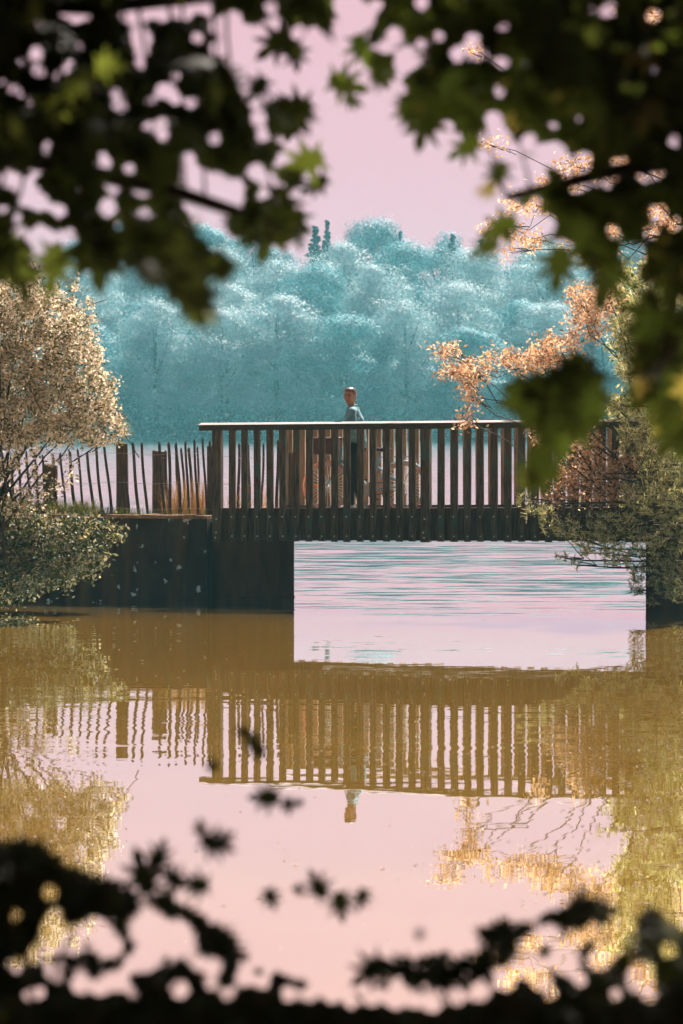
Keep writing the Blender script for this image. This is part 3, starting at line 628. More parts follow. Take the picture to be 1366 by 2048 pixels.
def cloud_tips(blobs, Yc, depth, dens):
    """blobs: (px,py,rx,ry) ; returns twig tips"""
    tips = []
    for (px, py, rx, ry) in blobs:
        k = max(3, int(rx * ry / 100 * dens))
        for _ in range(k):
            while True:
                u = rng.uniform(-1, 1, 3)
                if u @ u < 1: break
            p = at(px + u[0] * rx, py + u[1] * ry, Yc); p[1] += u[2] * depth * min(1, rx / 60); tips.append(p)
    return np.array(tips)

def plant(name, label, cat, base, blobs, Yc, depth, dens, per, spread, size, mat, nbig, ntw, tmpl=T_SMALL, r0=.03, upn=.6, group=None, hub=None):
    e = empty(name, base); tag(e, label, cat, group); mb = MB()
    tips = cloud_tips(blobs, Yc, depth, dens); base = np.array(base)
    if hub is not None: bough(mb, base, hub, .12, .06, 0, 8, .02); base = np.array(hub)
    for (px, py, rx, ry) in blobs[:nbig]:
        c = at(px, py, Yc); bough(mb, base + rng.normal(size=3) * .05, c, r0, .005, -.09 * rng.uniform(-.3, 1), 9, .12)
        for _ in range(ntw):
            t = tips[np.argmin(np.linalg.norm(tips - (c + rng.normal(size=3) * np.array([rx, 20, ry]) / 170), axis=1))]
            bough(mb, c + (base - c) * rng.uniform(0, .12), t, .006, .0025, 0, 5, .1)
    mb.build('branch', M['bark'], e)
    P = sprays(tips, per, spread); n = len(P)
    leaves('foliage', *tmpl, P, rdir(n) + np.array([.1, 0, upn]), rng.uniform(0, 6.28, n), rng.uniform(.6, 1.25, n) * size, mat, e)
    return e
plant('low_shrub', 'dark low shrub spilling down the wall to the water at the left edge', 'shrub', at(-40, 1100, 43.6),
      [(30, 1090, 90, 60), (110, 1070, 60, 35), (150, 1110, 45, 40), (70, 1140, 80, 45), (10, 1050, 80, 50), (-60, 1100, 90, 70), (175, 1050, 40, 20), (120, 1150, 50, 30), (20, 1180, 60, 25), (215, 1075, 24, 14), (195, 1125, 26, 16), (232, 1050, 14, 9), (180, 1150, 16, 10), (-60, 960, 60, 80)],
      43.7, .5, 2.6, 16, .06, .065, M['low_leaf'], 10, 6)
# right-hand side
plant('copper_leaved_tree', 'slender tree with copper leaves reaching out over the bridge rail from the right', 'tree', at(1460, 1120, 43.4),
      [(1180, 640, 45, 40), (1120, 700, 55, 35), (1070, 720, 55, 30), (1000, 715, 40, 20), (940, 740, 45, 22), (890, 700, 32, 14), (905, 745, 35, 16), (940, 790, 22, 30), (930, 840, 14, 22), (1160, 600, 30, 30), (1215, 590, 25, 22),
       (1180, 930, 55, 45), (1130, 960, 40, 30), (1210, 980, 60, 30), (1110, 995, 20, 18), (1170, 880, 30, 25), (1250, 930, 30, 30), (1075, 880, 14, 24), (1300, 800, 20, 20)],
      43.4, .45, 3.6, 12, .06, .055, M['orange_leaf'], 18, 7, r0=.02)
plant('copper_leaved_tree', 'taller tree with sunlit coppery sprays high behind the blurred leaves at upper right', 'tree', at(1560, 1100, 47.5),
      [(1290, 20, 55, 45), (1250, 330, 90, 35), (1120, 370, 50, 22), (980, 290, 28, 10), (960, 105, 20, 10), (1060, 410, 50, 22), (1010, 450, 45, 14), (1060, 480, 40, 20), (1180, 500, 70, 22), (1330, 440, 60, 50), (1020, 505, 12, 14), (1150, 330, 40, 14), (1210, 600, 60, 40), (1340, 560, 60, 60), (1230, 450, 60, 30)],
      48.5, .5, 2.4, 12, .07, .07, M['orange_leaf'], 15, 5, r0=.014, hub=at(1480, 480, 48))
plant('olive_leaved_shrub', 'tall airy shrub with cream and olive leaves at the right edge behind the pine', 'shrub', at(1500, 1150, 44.2),
      [(1290, 640, 60, 60), (1240, 560, 40, 35), (1330, 560, 50, 60), (1260, 690, 40, 40), (1310, 740, 60, 50), (1340, 840, 50, 60), (1270, 820, 50, 40), (1320, 940, 50, 50), (1300, 1040, 60, 40), (1250, 1030, 30, 20), (1340, 1110, 40, 40), (1350, 700, 40, 60), (1280, 900, 40, 40), (1160, 1040, 25, 12)],
      44.2, .5, 3.6, 15, .07, .07, M['olive_leaf'], 14, 5, r0=.02)
def pine():
    Yc = 42.6; base = at(1480, 1210, Yc); e = empty('pine_tree', base); tag(e, 'green needled pine leaning in from the right edge over the water', 'tree'); mb = MB()
    mb.tube([base, at(1470, 1000, Yc), at(1440, 760, Yc), at(1400, 560, Yc), at(1370, 420, Yc)], [.13, .11, .085, .05, .02], 8)
    mb.build('trunk', M['bark'], e); mb = MB()
    blobs = [(1300, 860, 70, 60), (1340, 760, 60, 70), (1270, 740, 40, 40), (1215, 810, 30, 16), (1330, 930, 60, 50), (1290, 1000, 70, 40), (1230, 1050, 60, 30), (1150, 1060, 50, 20), (1080, 1030, 35, 18), (1110, 1050, 30, 15), (1045, 1000, 12, 16), (1180, 1095, 40, 16), (1120, 1115, 20, 8), (1150, 1130, 14, 8), (1240, 1110, 50, 25), (1320, 1080, 60, 50), (1340, 1150, 45, 45), (1290, 1150, 28, 28), (1270, 1180, 16, 18), (1300, 1200, 10, 8), (1225, 1080, 30, 14), (1360, 1180, 30, 30), (1260, 650, 40, 30), (1300, 640, 60, 60), (1340, 560, 50, 60), (1380, 1000, 60, 120), (1385, 820, 50, 120)]
    tips = cloud_tips(blobs, Yc, .35, 2.9)
    for (px, py, rx, ry) in blobs:
        c = at(px, py, Yc); b0 = at(1440, py - 20 + (1440 - px) * .1, Yc); bough(mb, b0, c, .022, .007, .02)
        for _ in range(5):
            t = tips[np.argmin(np.linalg.norm(tips - (c + rng.normal(size=3) * np.array([rx, 20, ry]) / 170), axis=1))]; bough(mb, c + (b0 - c) * .15, t, .007, .004, 0, 4)
    mb.build('branch', M['bark'], e)
    # needle tufts: a fan of needles round each tip
    n = len(tips); per = 20; ax = rdir(n) * .7 + np.array([-.3, 0, .75]); ax /= np.linalg.norm(ax, axis=1, keepdims=True)
    P = np.repeat(tips, per, axis=0); AX = np.repeat(ax, per, axis=0); along = rng.uniform(-.06, .05, (n * per, 1)); P = P + AX * along
    D = AX * .55 + rdir(n * per) * .75; D /= np.linalg.norm(D, axis=1, keepdims=True)
    side = np.cross(D, rdir(n * per)); side /= np.linalg.norm(side, axis=1, keepdims=True); Nn = np.cross(side, D); S = rng.uniform(.045, .085, n * per)
    V = place(T_NEEDLE[0] * np.array([2.6, 1, 1]), P, side, D, Nn, S).reshape(-1, 3); ff = (np.arange(4)[None] + (np.arange(n * per) * 4)[:, None]).ravel()
    np_mesh('foliage', V, ff, np.full(n * per, 4), M['needle'], e)
pine()

# grass on the banks
def blades(name, label, centres, spreads, n_each, hmin, hmax, mat, wid=.006):
    Ps = []
    for c, sp_, k in zip(centres, spreads, n_each): Ps.append(np.array(c) + rng.normal(size=(k, 3)) * np.array(sp_))
    P = np.concatenate(Ps); n = len(P); h = rng.uniform(hmin, hmax, n); lean = rng.normal(size=(n, 2)) * .3
    A = rng.uniform(0, 3.14, n); w_ = np.stack([np.cos(A), np.sin(A), 0 * A], -1) * wid
    mid = P + np.stack([lean[:, 0] * h * .35, lean[:, 1] * h * .35, h * .55], -1); tip = P + np.stack([lean[:, 0] * h, lean[:, 1] * h, h], -1)
    V = np.stack([P - w_, P + w_, mid + w_ * .7, mid - w_ * .7, tip], 1).reshape(-1, 3)
    f = np.array([0, 1, 2, 3, 3, 2, 4]); ff = (f[None] + (np.arange(n) * 5)[:, None]).ravel()
    return tag(np_mesh(name, V, ff, np.tile([4, 3], n), mat), label, 'grass', kind='stuff')
def on(px, n, z=1.17): return B(s_of(px, n), n, z, False)
blades('dry_grass', 'tuft of orange dry grass behind the pales beside the bridge', [on(350, 1.3), on(375, 1.3), on(402, 1.4), on(340, 1.0), on(470, 1.9), on(500, 1.9), on(535, 1.9)], [(.07, .15, .0)] * 3 + [(.05, .1, 0)] + [(.1, .1, 0)] * 3, [130, 130, 150, 50, 70, 60, 50], .12, .58, M['dry_grass'], .004)
cs = [on(p, .12, 1.18) for p in range(150, 420, 12)]
blades('bank_grass', 'short grass along the top edge of the wall', cs, [(.06, .05, 0)] * len(cs), [int(70 * max(.12, 1 - (p - 150) / 160)) for p in range(150, 420, 12)], .03, .16, M['grass'], .004)
cs = [on(p, .3, 1.1) for p in range(-100, 190, 14)]
blades('bank_grass', 'rough grass under the pale bush at the left', cs, [(.1, .1, 0)] * len(cs), [150] * len(cs), .08, .34, M['grass'])

# floating leaves and specks on the pond
def on_water(px, py): Yw = F * CH / (py - HZ); return np.array([(px - 683) / F * Yw, Yw, .004])
Pw = []
for _ in range(520):
    Pw.append(on_water(rng.uniform(-20, 215), 1500 + rng.uniform(0, 1) ** 1.2 * 260))
for _ in range(260):
    Pw.append(on_water(1366 - rng.uniform(0, 1) ** 1.5 * 330, rng.uniform(1480, 1830)))
for _ in range(110):
    Pw.append(on_water(rng.uniform(560, 1366), rng.uniform(1490, 1590)))
for _ in range(170):
    Pw.append(on_water(rng.uniform(0, 1366), rng.uniform(1215, 1900)))
Pw = np.array(Pw); n = len(Pw)
tag(leaves('floating_leaf_litter', *T_SMALL, Pw, np.array([0, 0, 1.]) + rng.normal(size=(n, 3)) * .05, rng.uniform(0, 6.28, n), rng.uniform(.015, .045, n), M['litter'], None), 'scattered small fallen leaves floating on the brown pond', 'floating leaves', kind='stuff')

# ------------------------------------------------------------------ bicycle (faces left along the bridge)
def bicycle():
    NB = 1.0; sf, sr = s_of(654.8, NB), s_of(807.5, NB); R0 = .335
    e = empty('bicycle', B((sf + sr) / 2, NB, ZD)); tag(e, 'teal step-through bicycle with tan tyres pushed along the bridge by the woman', 'bicycle')
    b = lambda s, n, h: B(s, NB + n, ZD + h)
    L_ = sr - sf
    Q = lambda f, n, h: b(sf + f * L_, n, h)        # f: 0 = front hub, 1 = rear hub
    for si, c in enumerate((sf, sr)):
        m = MB(); m.tube([b(c, -.05, R0), b(c, .05, R0)], .02, 10)
        for k in range(32):
            a = 2 * math.pi * k / 32; a2 = a + (.35 if k % 2 else -.35)
            m.tube([b(c + .02 * math.cos(a2), (.03 if k % 4 < 2 else -.03), R0 + .02 * math.sin(a2)), b(c + (R0 - .05) * math.cos(a), 0, R0 + (R0 - .05) * math.sin(a))], .0034, 4)
        wl = m.build('wheel', M['spoke'], e)
        ring = lambda r, n=48: [b(c + r * math.cos(2 * math.pi * i / n), 0, R0 + r * math.sin(2 * math.pi * i / n)) for i in range(n)]
        m = MB(); m.tube(ring(R0 - .022), .022, 8, True); m.build('tyre', M['tyre'], wl, smooth=True)
        m = MB(); m.tube(ring(R0 - .05), .011, 6, True); m.build('rim', M['chrome'], wl, smooth=True)
        if si == 0:
            m = MB(); m.ball(b(c - .17, 0, R0 + .0), (.03, .01, .03)); m.build('reflector', M['reflector'], wl)
        # mudguard
        m = MB(); a0, a1 = ((R(20), R(215)) if si == 0 else (R(-35), R(165)))
        V = []; nseg = 22
        for i in range(nseg + 1):
            a = a0 + (a1 - a0) * i / nseg
            for wn, rr in ((-.03, R0 + .008), (-.015, R0 + .02), (.015, R0 + .02), (.03, R0 + .008)): V.append(b(c + rr * math.cos(a), wn, R0 + rr * math.sin(a)))
        m.add(V, [(i * 4 + j, i * 4 + j + 1, i * 4 + j + 5, i * 4 + j + 4) for i in range(nseg) for j in range(3)])
        m.build('mudguard', M['tyre' if si == 0 else 'teal_paint'], e, smooth=True)
    hd_t, hd_b = Q(.19, 0, .86), Q(.155, 0, .66); bb = Q(.56, 0, .29); st = Q(.70, 0, .80); stm = Q(.655, 0, .62)
    m = MB(); m.tube([hd_b, hd_t], .022, 8)
    m.tube([Q(.165, 0, .72), Q(.32, 0, .52), Q(.45, 0, .38), bb], .019, 8); m.tube([Q(.16, 0, .67), Q(.30, 0, .44), Q(.43, 0, .31), bb], .017, 8)
    m.tube([bb, stm, Q(.69, 0, .74)], .018, 8)
    for sgn in (-1, 1):
        m.tube([Q(.57, sgn * .025, .29), Q(.8, sgn * .05, .31), Q(1, sgn * .06, R0)], .011, 6)
        m.tube([Q(.66, sgn * .02, .60), Q(1, sgn * .06, R0)], .010, 6)
    m.build('frame', M['teal_paint'], e, smooth=True)
    m = MB(); m.tube([hd_b, Q(.13, 0, .58)], .02, 8)
    for sgn in (-1, 1): m.tube([Q(.13, 0, .60), Q(.12, sgn * .05, .56), Q(.05, sgn * .055, .42), Q(0, sgn * .055, R0)], .012, 6)
    m.build('fork', M['teal_paint'], e, smooth=True)
    hb = MB(); hb.tube([hd_t, Q(.195, 0, .98)], .013, 8)
    hb.tube([Q(.31, -.29, .975), Q(.26, -.27, .985), Q(.2, -.17, 1.0), Q(.19, 0, .985), Q(.2, .17, 1.0), Q(.26, .27, .985), Q(.31, .29, .975)], .011, 8)
    hbo = hb.build('handlebar', M['chrome'], e, smooth=True)
    for sgn in (-1, 1): m = MB(); m.tube([Q(.36, sgn * .30, .965), Q(.25, sgn * .268, .987)], .017, 8); m.build('grip', M['rubber'], hbo)
    m = MB(); m.tube([st, Q(.69, 0, .74)], .013, 8); m.build('seat_post', M['chrome'], e)
    m = MB()
    m.ball(Q(.76, 0, .83), (.1, .085, .035)); m.ball(Q(.66, 0, .835), (.12, .03, .025)); m.ball(Q(.61, 0, .84), (.05, .022, .02))
    m.build('saddle', M['dark'], e, remesh=.01)
    # rear rack
    m = MB()
    for sgn in (-1, 1): m.tube([Q(.72, sgn * .06, .73), Q(1.2, sgn * .07, .735), Q(1.21, 0, .735)], .006, 5); m.tube([Q(1.0, sgn * .065, .735), Q(1.0, sgn * .07, R0)], .006, 5); m.tube([Q(1.18, sgn * .07, .735), Q(1.0, sgn * .07, R0)], .005, 5)
    for f in (.8, .9, 1.0, 1.1): m.tube([Q(f, -.065, .735), Q(f, .065, .735)], .005, 5)
    m.build('luggage_rack', M['chrome'], e)
    # chain set
    m = MB(); m.tube([Q(.56, -.05, .29), Q(.56, -.058, .29)], .09, 20); m.build('chainring', M['chrome'], e)
    m = MB(); m.tube([Q(.56, -.055, .385), Q(1.0, -.055, R0 + .04)], .006, 5); m.tube([Q(.56, -.055, .195), Q(1.0, -.055, R0 - .04)], .006, 5); m.build('chain', M['rubber'], e)
    m = MB(); m.tube([Q(1.0, -.05, R0), Q(1.0, -.06, R0)], .04, 12); m.tube([Q(1.0, -.06, R0), Q(1.03, -.06, R0 - .1)], .012, 6); m.ball(Q(1.03, -.06, R0 - .11), .025); m.build('derailleur', M['chrome'], e)
    for sgn, dx, dz in ((-1, .11, -.13), (1, -.11, .13)):
        m = MB(); m.tube([Q(.56, sgn * .06, .29), Q(.56 + dx, sgn * .08, .29 + dz)], .011, 6); c = m.build('crank', M['chrome'], e)
        m = MB(); p = Q(.56 + dx, sgn * .13, .29 + dz); m.hexa([tuple(Vector(p) + Vector(v)) for v in [(-.045, -.04, -.01), (.045, -.04, -.01), (.045, .04, -.01), (-.045, .04, -.01), (-.045, -.04, .01), (.045, -.04, .01), (.045, .04, .01), (-.045, .04, .01)]]); m.build('pedal', M['rubber'], c)
    m = MB(); m.tube([Q(.72, -.05, .3), Q(.86, -.11, .03)], .01, 6); m.build('kickstand', M['chrome'], e)
    # front basket
    m = MB(); V = []
    for (h, w1, l0, l1) in ((.77, .12, -.17, .1), (1.0, .16, -.22, .13)):
        for (f, nn) in ((l0, -w1), (l1, -w1), (l1, w1), (l0, w1)): V.append(Q(f, nn, h))
    m.add(V, [(0, 1, 5, 4), (1, 2, 6, 5), (2, 3, 7, 6), (3, 0, 4, 7), (3, 2, 1, 0)])
    bk = m.build('basket', M['wicker'], e)
    m = MB(); m.tube([V[4], V[5], V[6], V[7]], .009, 6, True); m.tube([V[0], V[1], V[2], V[3]], .008, 6, True); m.build('basket_rim', M['chrome'], bk)
    m = MB(); m.ball(Q(-.02, 0, .70), (.035, .03, .03)); m.build('headlight', M['chrome'], e)
    return Q
Q = bicycle()

# ------------------------------------------------------------------ the woman
def woman():
    NW = .50; s0 = s_of(711, NW); base = B(s0, NW, ZD); e = empty('person', base)
    tag(e, 'woman in denim jacket and black trousers looking over the bridge rail beside the bicycle', 'person')
    fw = Vector((-cS, sS, 0)); lf = Vector((-sS, -cS, 0)); b0 = Vector(base)
    P = lambda f, l, h: b0 + fw * f + lf * l + Vector((0, 0, h))
    def inv(w_): d = Vector(w_) - b0; return (d.dot(fw), d.dot(lf), d.z)
    gl = inv(Q(.31, -.29, .975)); gr = inv(Q(.31, .29, .975))
    hip = (0, 0, .9); neck = (.045, 0, 1.385); hd = (.075, .01, 1.555)
    shL, shR = (.01, .17, 1.34), (.05, -.17, 1.34)
    elL = (-.06, .24, 1.08); elR = (.10, -.36, 1.10)
    wrL = (gl[0] - .07, gl[1] + .01, gl[2] + .035); wrR = (gr[0] - .07, gr[1] + .03, gr[2] + .035)
    anL, anR = (.045, .09, .085), (-.05, -.09, .095); knL, knR = (.05, .09, .48), (.02, -.09, .48)
    def cap(m, a, b_, r0, r1, k=10):
        a = P(*a); b_ = P(*b_); m.tube([a.lerp(b_, t) for t in (0, .33, .66, 1)], [r0 + (r1 - r0) * t for t in (0, .33, .66, 1)], k); m.ball(a, r0, 10, 8); m.ball(b_, r1, 10, 8)
    yaw = math.atan2(fw.y, fw.x) + R(80)         # head turned towards the camera
    HM = Matrix.Rotation(yaw, 3, 'Z'); hc = P(*hd)
    def Hh(x, y, z): return hc + HM @ Vector((x, y, z))
    m = MB()
    m.ball(hc + Vector((0, 0, .015)), (.093, .074, .098), 18, 14, HM); m.ball(Hh(.022, 0, -.055), (.062, .052, .062), 14, 10, HM)      # skull, jaw
    m.ball(Hh(.05, 0, -.105), (.022, .02, .018)); m.tube([Hh(.088, 0, .012), Hh(.108, 0, -.03), Hh(.092, 0, -.038)], [.008, .014, .01], 6)       # chin, nose
    for s in (-1, 1):
        m.ball(Hh(0, s * .073, -.012), (.02, .009, .03), 8, 6, HM); m.ball(Hh(.063, s * .036, -.028), (.022, .02, .018))        # ears, cheeks
        m.ball(Hh(.075, s * .03, .028), (.016, .026, .008), 8, 6, HM)   # brow ridge
    cap(m, hd, neck, .05, .052); cap(m, neck, (.01, 0, 1.2), .07, .12); cap(m, (0, 0, 1.2), hip, .12, .14)
    for sh, el, wr in ((shL, elL, wrL), (shR, elR, wrR)): cap(m, neck, sh, .05, .055); cap(m, sh, el, .045, .038); cap(m, el, wr, .037, .024)
    for kn, an, s in ((knL, anL, 1), (knR, anR, -1)): cap(m, (0, s * .08, .88), kn, .08, .055); cap(m, kn, an, .052, .034); cap(m, an, (an[0] + .14, an[1], .04), .033, .028)
    # hands closed round the grips
    for wr, gp, s in ((wrL, gl, 1), (wrR, gr, -1)):
        pm = ((wr[0] + gp[0]) / 2 + .02, (wr[1] + gp[1]) / 2, (wr[2] + gp[2]) / 2 + .018); cap(m, wr, pm, .023, .027, 8)
        for k in range(4):
            o = (k - 1.5) * .02; ln = (.9, 1, .97, .8)[k]
            a = (pm[0] + .03 + o * .3, pm[1] + o, pm[2] + .005); c1 = (gp[0] + .035 * ln, gp[1] + o, gp[2] + .012); c2 = (gp[0] + .03 * ln, gp[1] + o, gp[2] - .016)
            c3_ = (gp[0] + .005, gp[1] + o, gp[2] - .024)
            m.tube([P(*a), P(*c1), P(*c2), P(*c3_)], [.0095, .009, .0085, .0075], 6)
        m.tube([P(pm[0], pm[1] - s * .02, pm[2]), P(gp[0] - .005, gp[1] - s * .045, gp[2] - .002), P(gp[0] + .015, gp[1] - s * .045, gp[2] - .016)], [.011, .0105, .009], 6)
    body = m.build('body', M['skin'], e, remesh=.007)
    # face details
    for s in (-1, 1):
        m = MB(); m.ball(Hh(.083, s * .031, .008), (.008, .014, .0065), 8, 6, HM); m.build('eye', M['dark'], body)
        m = MB(); m.tube([Hh(.091, s * .014, .026), Hh(.089, s * .033, .031), Hh(.078, s * .05, .026)], .0035, 5); m.build('eyebrow', M['hair'], body)
    m = MB(); m.ball(Hh(.083, 0, -.062), (.009, .022, .007), 8, 6, HM); m.build('mouth', M['lip'], body)
    # hair pulled back to a bun and tail
    m = MB(); m.ball(hc + HM @ Vector((-.022, 0, .032)), (.092, .084, .094), 18, 14, HM); m.ball(Hh(.022, 0, .083), (.072, .07, .036), 14, 8, HM)
    m.ball(Hh(-.1, 0, -.005), (.042, .042, .045)); m.tube([Hh(-.1, 0, -.01), Hh(-.112, .01, -.08), Hh(-.1, .015, -.15)], [.03, .026, .008], 8)
    for s in (-1, 1): m.ball(Hh(-.02, s * .066, -.0), (.035, .018, .05), 10, 8, HM)
    m.build('hair', M['hair'], body, remesh=.007)
    # jacket
    m = MB(); cap(m, (.03, 0, 1.36), (0.005, 0, 1.2), .085, .135, 14); cap(m, (.005, 0, 1.2), (0, 0, .98), .135, .15, 14); cap(m, (0, 0, .98), (-.005, 0, .92), .15, .155, 14)
    for sh, el, wr in ((shL, elL, wrL), (shR, elR, wrR)): cap(m, (.03, 0, 1.36), sh, .07, .068); cap(m, sh, el, .064, .055); cap(m, el, wr, .052, .036)
    m.tube([P(.1, .05, 1.40), P(.04, .075, 1.425), P(-.02, .0, 1.435), P(.04, -.075, 1.425), P(.1, -.04, 1.40)], [.012, .015, .017, .015, .012], 8)
    jk = m.build('jacket', M['denim'], e, remesh=.009)
    m = MB(); m.tube([P(.155, .03, .92), P(.145, .03, 1.1), P(.135, .04, 1.28), P(.1, .045, 1.4)], .007, 6); m.build('placket', M['wood_cap'], jk)
    # trousers and shoes
    m = MB(); cap(m, (0, 0, .96), (0, 0, .88), .13, .15)
    for kn, an, s in ((knL, anL, 1), (knR, anR, -1)): cap(m, (0, s * .075, .87), kn, .105, .07); cap(m, kn, (an[0], an[1], an[2] + .03), .07, .052)
    m.build('trousers', M['trouser'], e, remesh=.01)
    for an in (anL, anR):
        m = MB(); m.ball(P(an[0] + .07, an[1], .045), (.1, .05, .045), 12, 8, Matrix.Rotation(math.atan2(fw.y, fw.x), 3, 'Z')); m.ball(P(an[0] - .02, an[1], .05), (.05, .045, .05)); m.build('shoe', M['shoe'], e, remesh=.009)
woman()

# ------------------------------------------------------------------ blurred foreground foliage (trees 4.5 - 9 m away, unseen canopy added for shade)
def inpoly(px, py, poly):
    c = False; n = len(poly)
    for i in range(n):
        x1, y1 = poly[i]; x2, y2 = poly[(i + 1) % n]
        if (y1 > py) != (y2 > py) and px < (x2 - x1) * (py - y1) / (y2 - y1) + x1: c = not c
    return c
g5 = [(150, 88, 18), (142, 205, 28), (310, 175, 20), (70, 240, 16), (152, 280, 22), (222, 303, 18), (262, 275, 20), (272, 238, 16), (550, 150, 45), (560, 200, 26), (548, 250, 28), (452, 367, 26), (465, 412, 32), (637, 352, 30), (685, 385, 26), (757, 398, 32), (585, 393, 16), (688, 295, 20), (765, 148, 22), (575, 498, 22), (630, 482, 26), (635, 528, 28), (837, 540, 30), (845, 105, 28), (910, 80, 42), (960, 130, 36), (850, 195, 32), (105, 397, 24), (55, 350, 20), (170, 640, 36), (140, 660, 22), (40, 612, 24), (52, 705, 34), (105, 725, 28), (150, 785, 40), (8, 700, 26), (90, 788, 18), (232, 822, 28), (403, 626, 34), (505, 658, 22), (442, 722, 32), (552, 732, 40), (745, 680, 42), (735, 622, 28), (675, 745, 26), (420, 812, 38), (10, 820, 22), (70, 850, 16), (270, 670, 16), (180, 560, 20), (1022, 530, 26), (1105, 625, 28), (1148, 625, 26), (1035, 765, 28), (1055, 730, 20), (1000, 670, 34), (1045, 690, 24), (1120, 780, 34), (1150, 560, 30), (1040, 865, 20), (70, 910, 24), (160, 930, 54), (270, 925, 40), (265, 35, 42), (340, 40, 36), (300, 60, 36), (540, 30, 62), (640, 40, 50), (720, 45, 40), (800, 15, 40), (505, 60, 40), (0, 320, 20), (310, 740, 10), (1100, 545, 18), (1350, 75, 22), (1060, 20, 34), (840, 700, 30), (900, 760, 60), (760, 790, 50), (850, 840, 40), (1010, 460, 34), (560, 870, 60), (650, 890, 50), (480, 880, 30)]
g6 = [(240, 135, 32), (203, 185, 26), (290, 205, 24), (280, 250, 46), (542, 158, 32), (490, 215, 36), (570, 210, 30), (360, 238, 22), (258, 355, 30), (100, 310, 34), (70, 370, 30), (345, 170, 20), (415, 140, 22), (650, 355, 26), (625, 470, 40), (650, 530, 40), (665, 240, 30), (350, 10, 34), (60, 20, 70), (130, 85, 34), (765, 558, 38), (870, 600, 50), (785, 640, 26), (790, 700, 48), (510, 570, 34), (445, 505, 34), (980, 620, 30), (1250, 280, 26), (1065, 705, 34), (1215, 680, 34), (860, 480, 22), (965, 460, 20), (895, 980, 46), (1170, 1000, 54), (1120, 650, 40), (950, 700, 60), (1335, 550, 34), (1265, 830, 40), (1340, 880, 30), (1240, 1130, 34), (1340, 1060, 44), (1330, 1180, 40), (1080, 40, 34), (1010, 40, 24), (1250, 60, 36), (830, 880, 44), (760, 840, 34), (735, 900, 30), (1090, 900, 30), (665, 100, 30), (1280, 680, 20), (1240, 910, 26), (1150, 1100, 30), (165, 25, 36), (790, 790, 20)]
GAPS = np.array([(a / 1.951, b / 1.951, r / 1.951) for a, b, r in g5] + [(666 + a / 1.951, b / 1.951, r / 1.951) for a, b, r in g6])

GAPS = np.concatenate([GAPS * np.array([1, 1, .8]), np.array([(100, 1860, 20), (140, 1880, 28), (190, 1860, 28), (215, 1890, 25), (110, 1950, 15), (160, 1970, 20), (200, 1975, 18), (240, 1965, 20), (295, 1920, 25), (300, 1860, 40), (350, 1880, 40), (360, 1980, 20), (395, 1925, 15), (425, 1935, 18), (420, 1970, 10), (455, 1990, 12), (490, 1955, 18), (575, 1990, 16), (620, 1990, 14), (660, 1995, 13), (745, 1995, 20), (790, 2000, 22), (865, 2010, 18), (915, 1995, 18), (960, 1985, 20), (1010, 1960, 24), (1050, 1930, 26), (1080, 1960, 22), (1100, 1990, 12), (1130, 1925, 28), (1160, 1960, 14), (1200, 1920, 22), (30, 1830, 14), (70, 1900, 12), (30, 1930, 16), (110, 1830, 14), (1150, 1880, 18), (1190, 1860, 14), (1100, 1870, 16), (1230, 1890, 14), (1060, 1890, 14), (1280, 1960, 28), (1250, 1850, 20), (1300, 1990, 16), (100, 1785, 16), (60, 1990, 14), (525, 1965, 14), (700, 2005, 14), (830, 2005, 14), (1230, 1990, 14), (1340, 1900, 16), (270, 1990, 12), (80, 1985, 12)], float) * np.array([1, 1, .8])])
def leaf_outline_px(P, A, Bv, Nn, S):
    V = place(T_MAPLE[0], P, A, Bv, Nn, S); return np.stack([683 + V[..., 0] / V[..., 1] * F, HZ - (V[..., 2] - CH) / V[..., 1] * F], -1)
def clear_of_gaps(V2):          # V2 (n,k,2) : keep leaves that leave the sky gaps open
    keep = np.ones(len(V2), bool)
    for i in range(len(V2)):
        o = V2[i, 1:]; c = o.mean(0); rr = np.max(np.linalg.norm(o - c, axis=1))
        near = GAPS[np.linalg.norm(GAPS[:, :2] - c, axis=1) < rr + GAPS[:, 2]]
        for gx, gy, gr in near:
            if np.min(np.linalg.norm(V2[i] - (gx, gy), axis=1)) < gr or inpoly(gx, gy, o) or np.min(np.linalg.norm((V2[i, :1] + o) / 2 - (gx, gy), axis=1)) < gr: keep[i] = False; break
    return keep
def fill(poly, n, d0, d1, s0, s1, gaps=True, cover=None):
    xs_ = [p[0] for p in poly]; ys_ = [p[1] for p in poly]; P = []
    while len(P) < n:
        x, y = rng.uniform(min(xs_), max(xs_)), rng.uniform(min(ys_), max(ys_))
        if inpoly(x, y, poly): P.append(at(x, y, rng.uniform(d0, d1)))
    P = np.array(P); Nn = rdir(n) * .75 + np.array([0, -.9, .25]); roll = math.pi + rng.normal(size=n) * .9; S = rng.uniform(s0, s1, n)
    if gaps:
        A, Bv, Nf = frames(Nn, roll); k = clear_of_gaps(leaf_outline_px(P, A, Bv, Nf, S)); P, Nn, roll, S = P[k], Nn[k], roll[k], S[k]
    return P, Nn, roll, S
def explicit(lst):
    P = []; Nn = []; roll = []; S = []
    for (px, py, d, size_px, rot) in lst:
        P.append(at(px, py, d)); Nn.append([rng.normal() * .25, -1, rng.normal() * .25]); roll.append(R(rot)); S.append(size_px / F * d)
    return np.array(P), np.array(Nn), np.array(roll), np.array(S)
def cat(*sets): return [np.concatenate(z) for z in zip(*sets)]
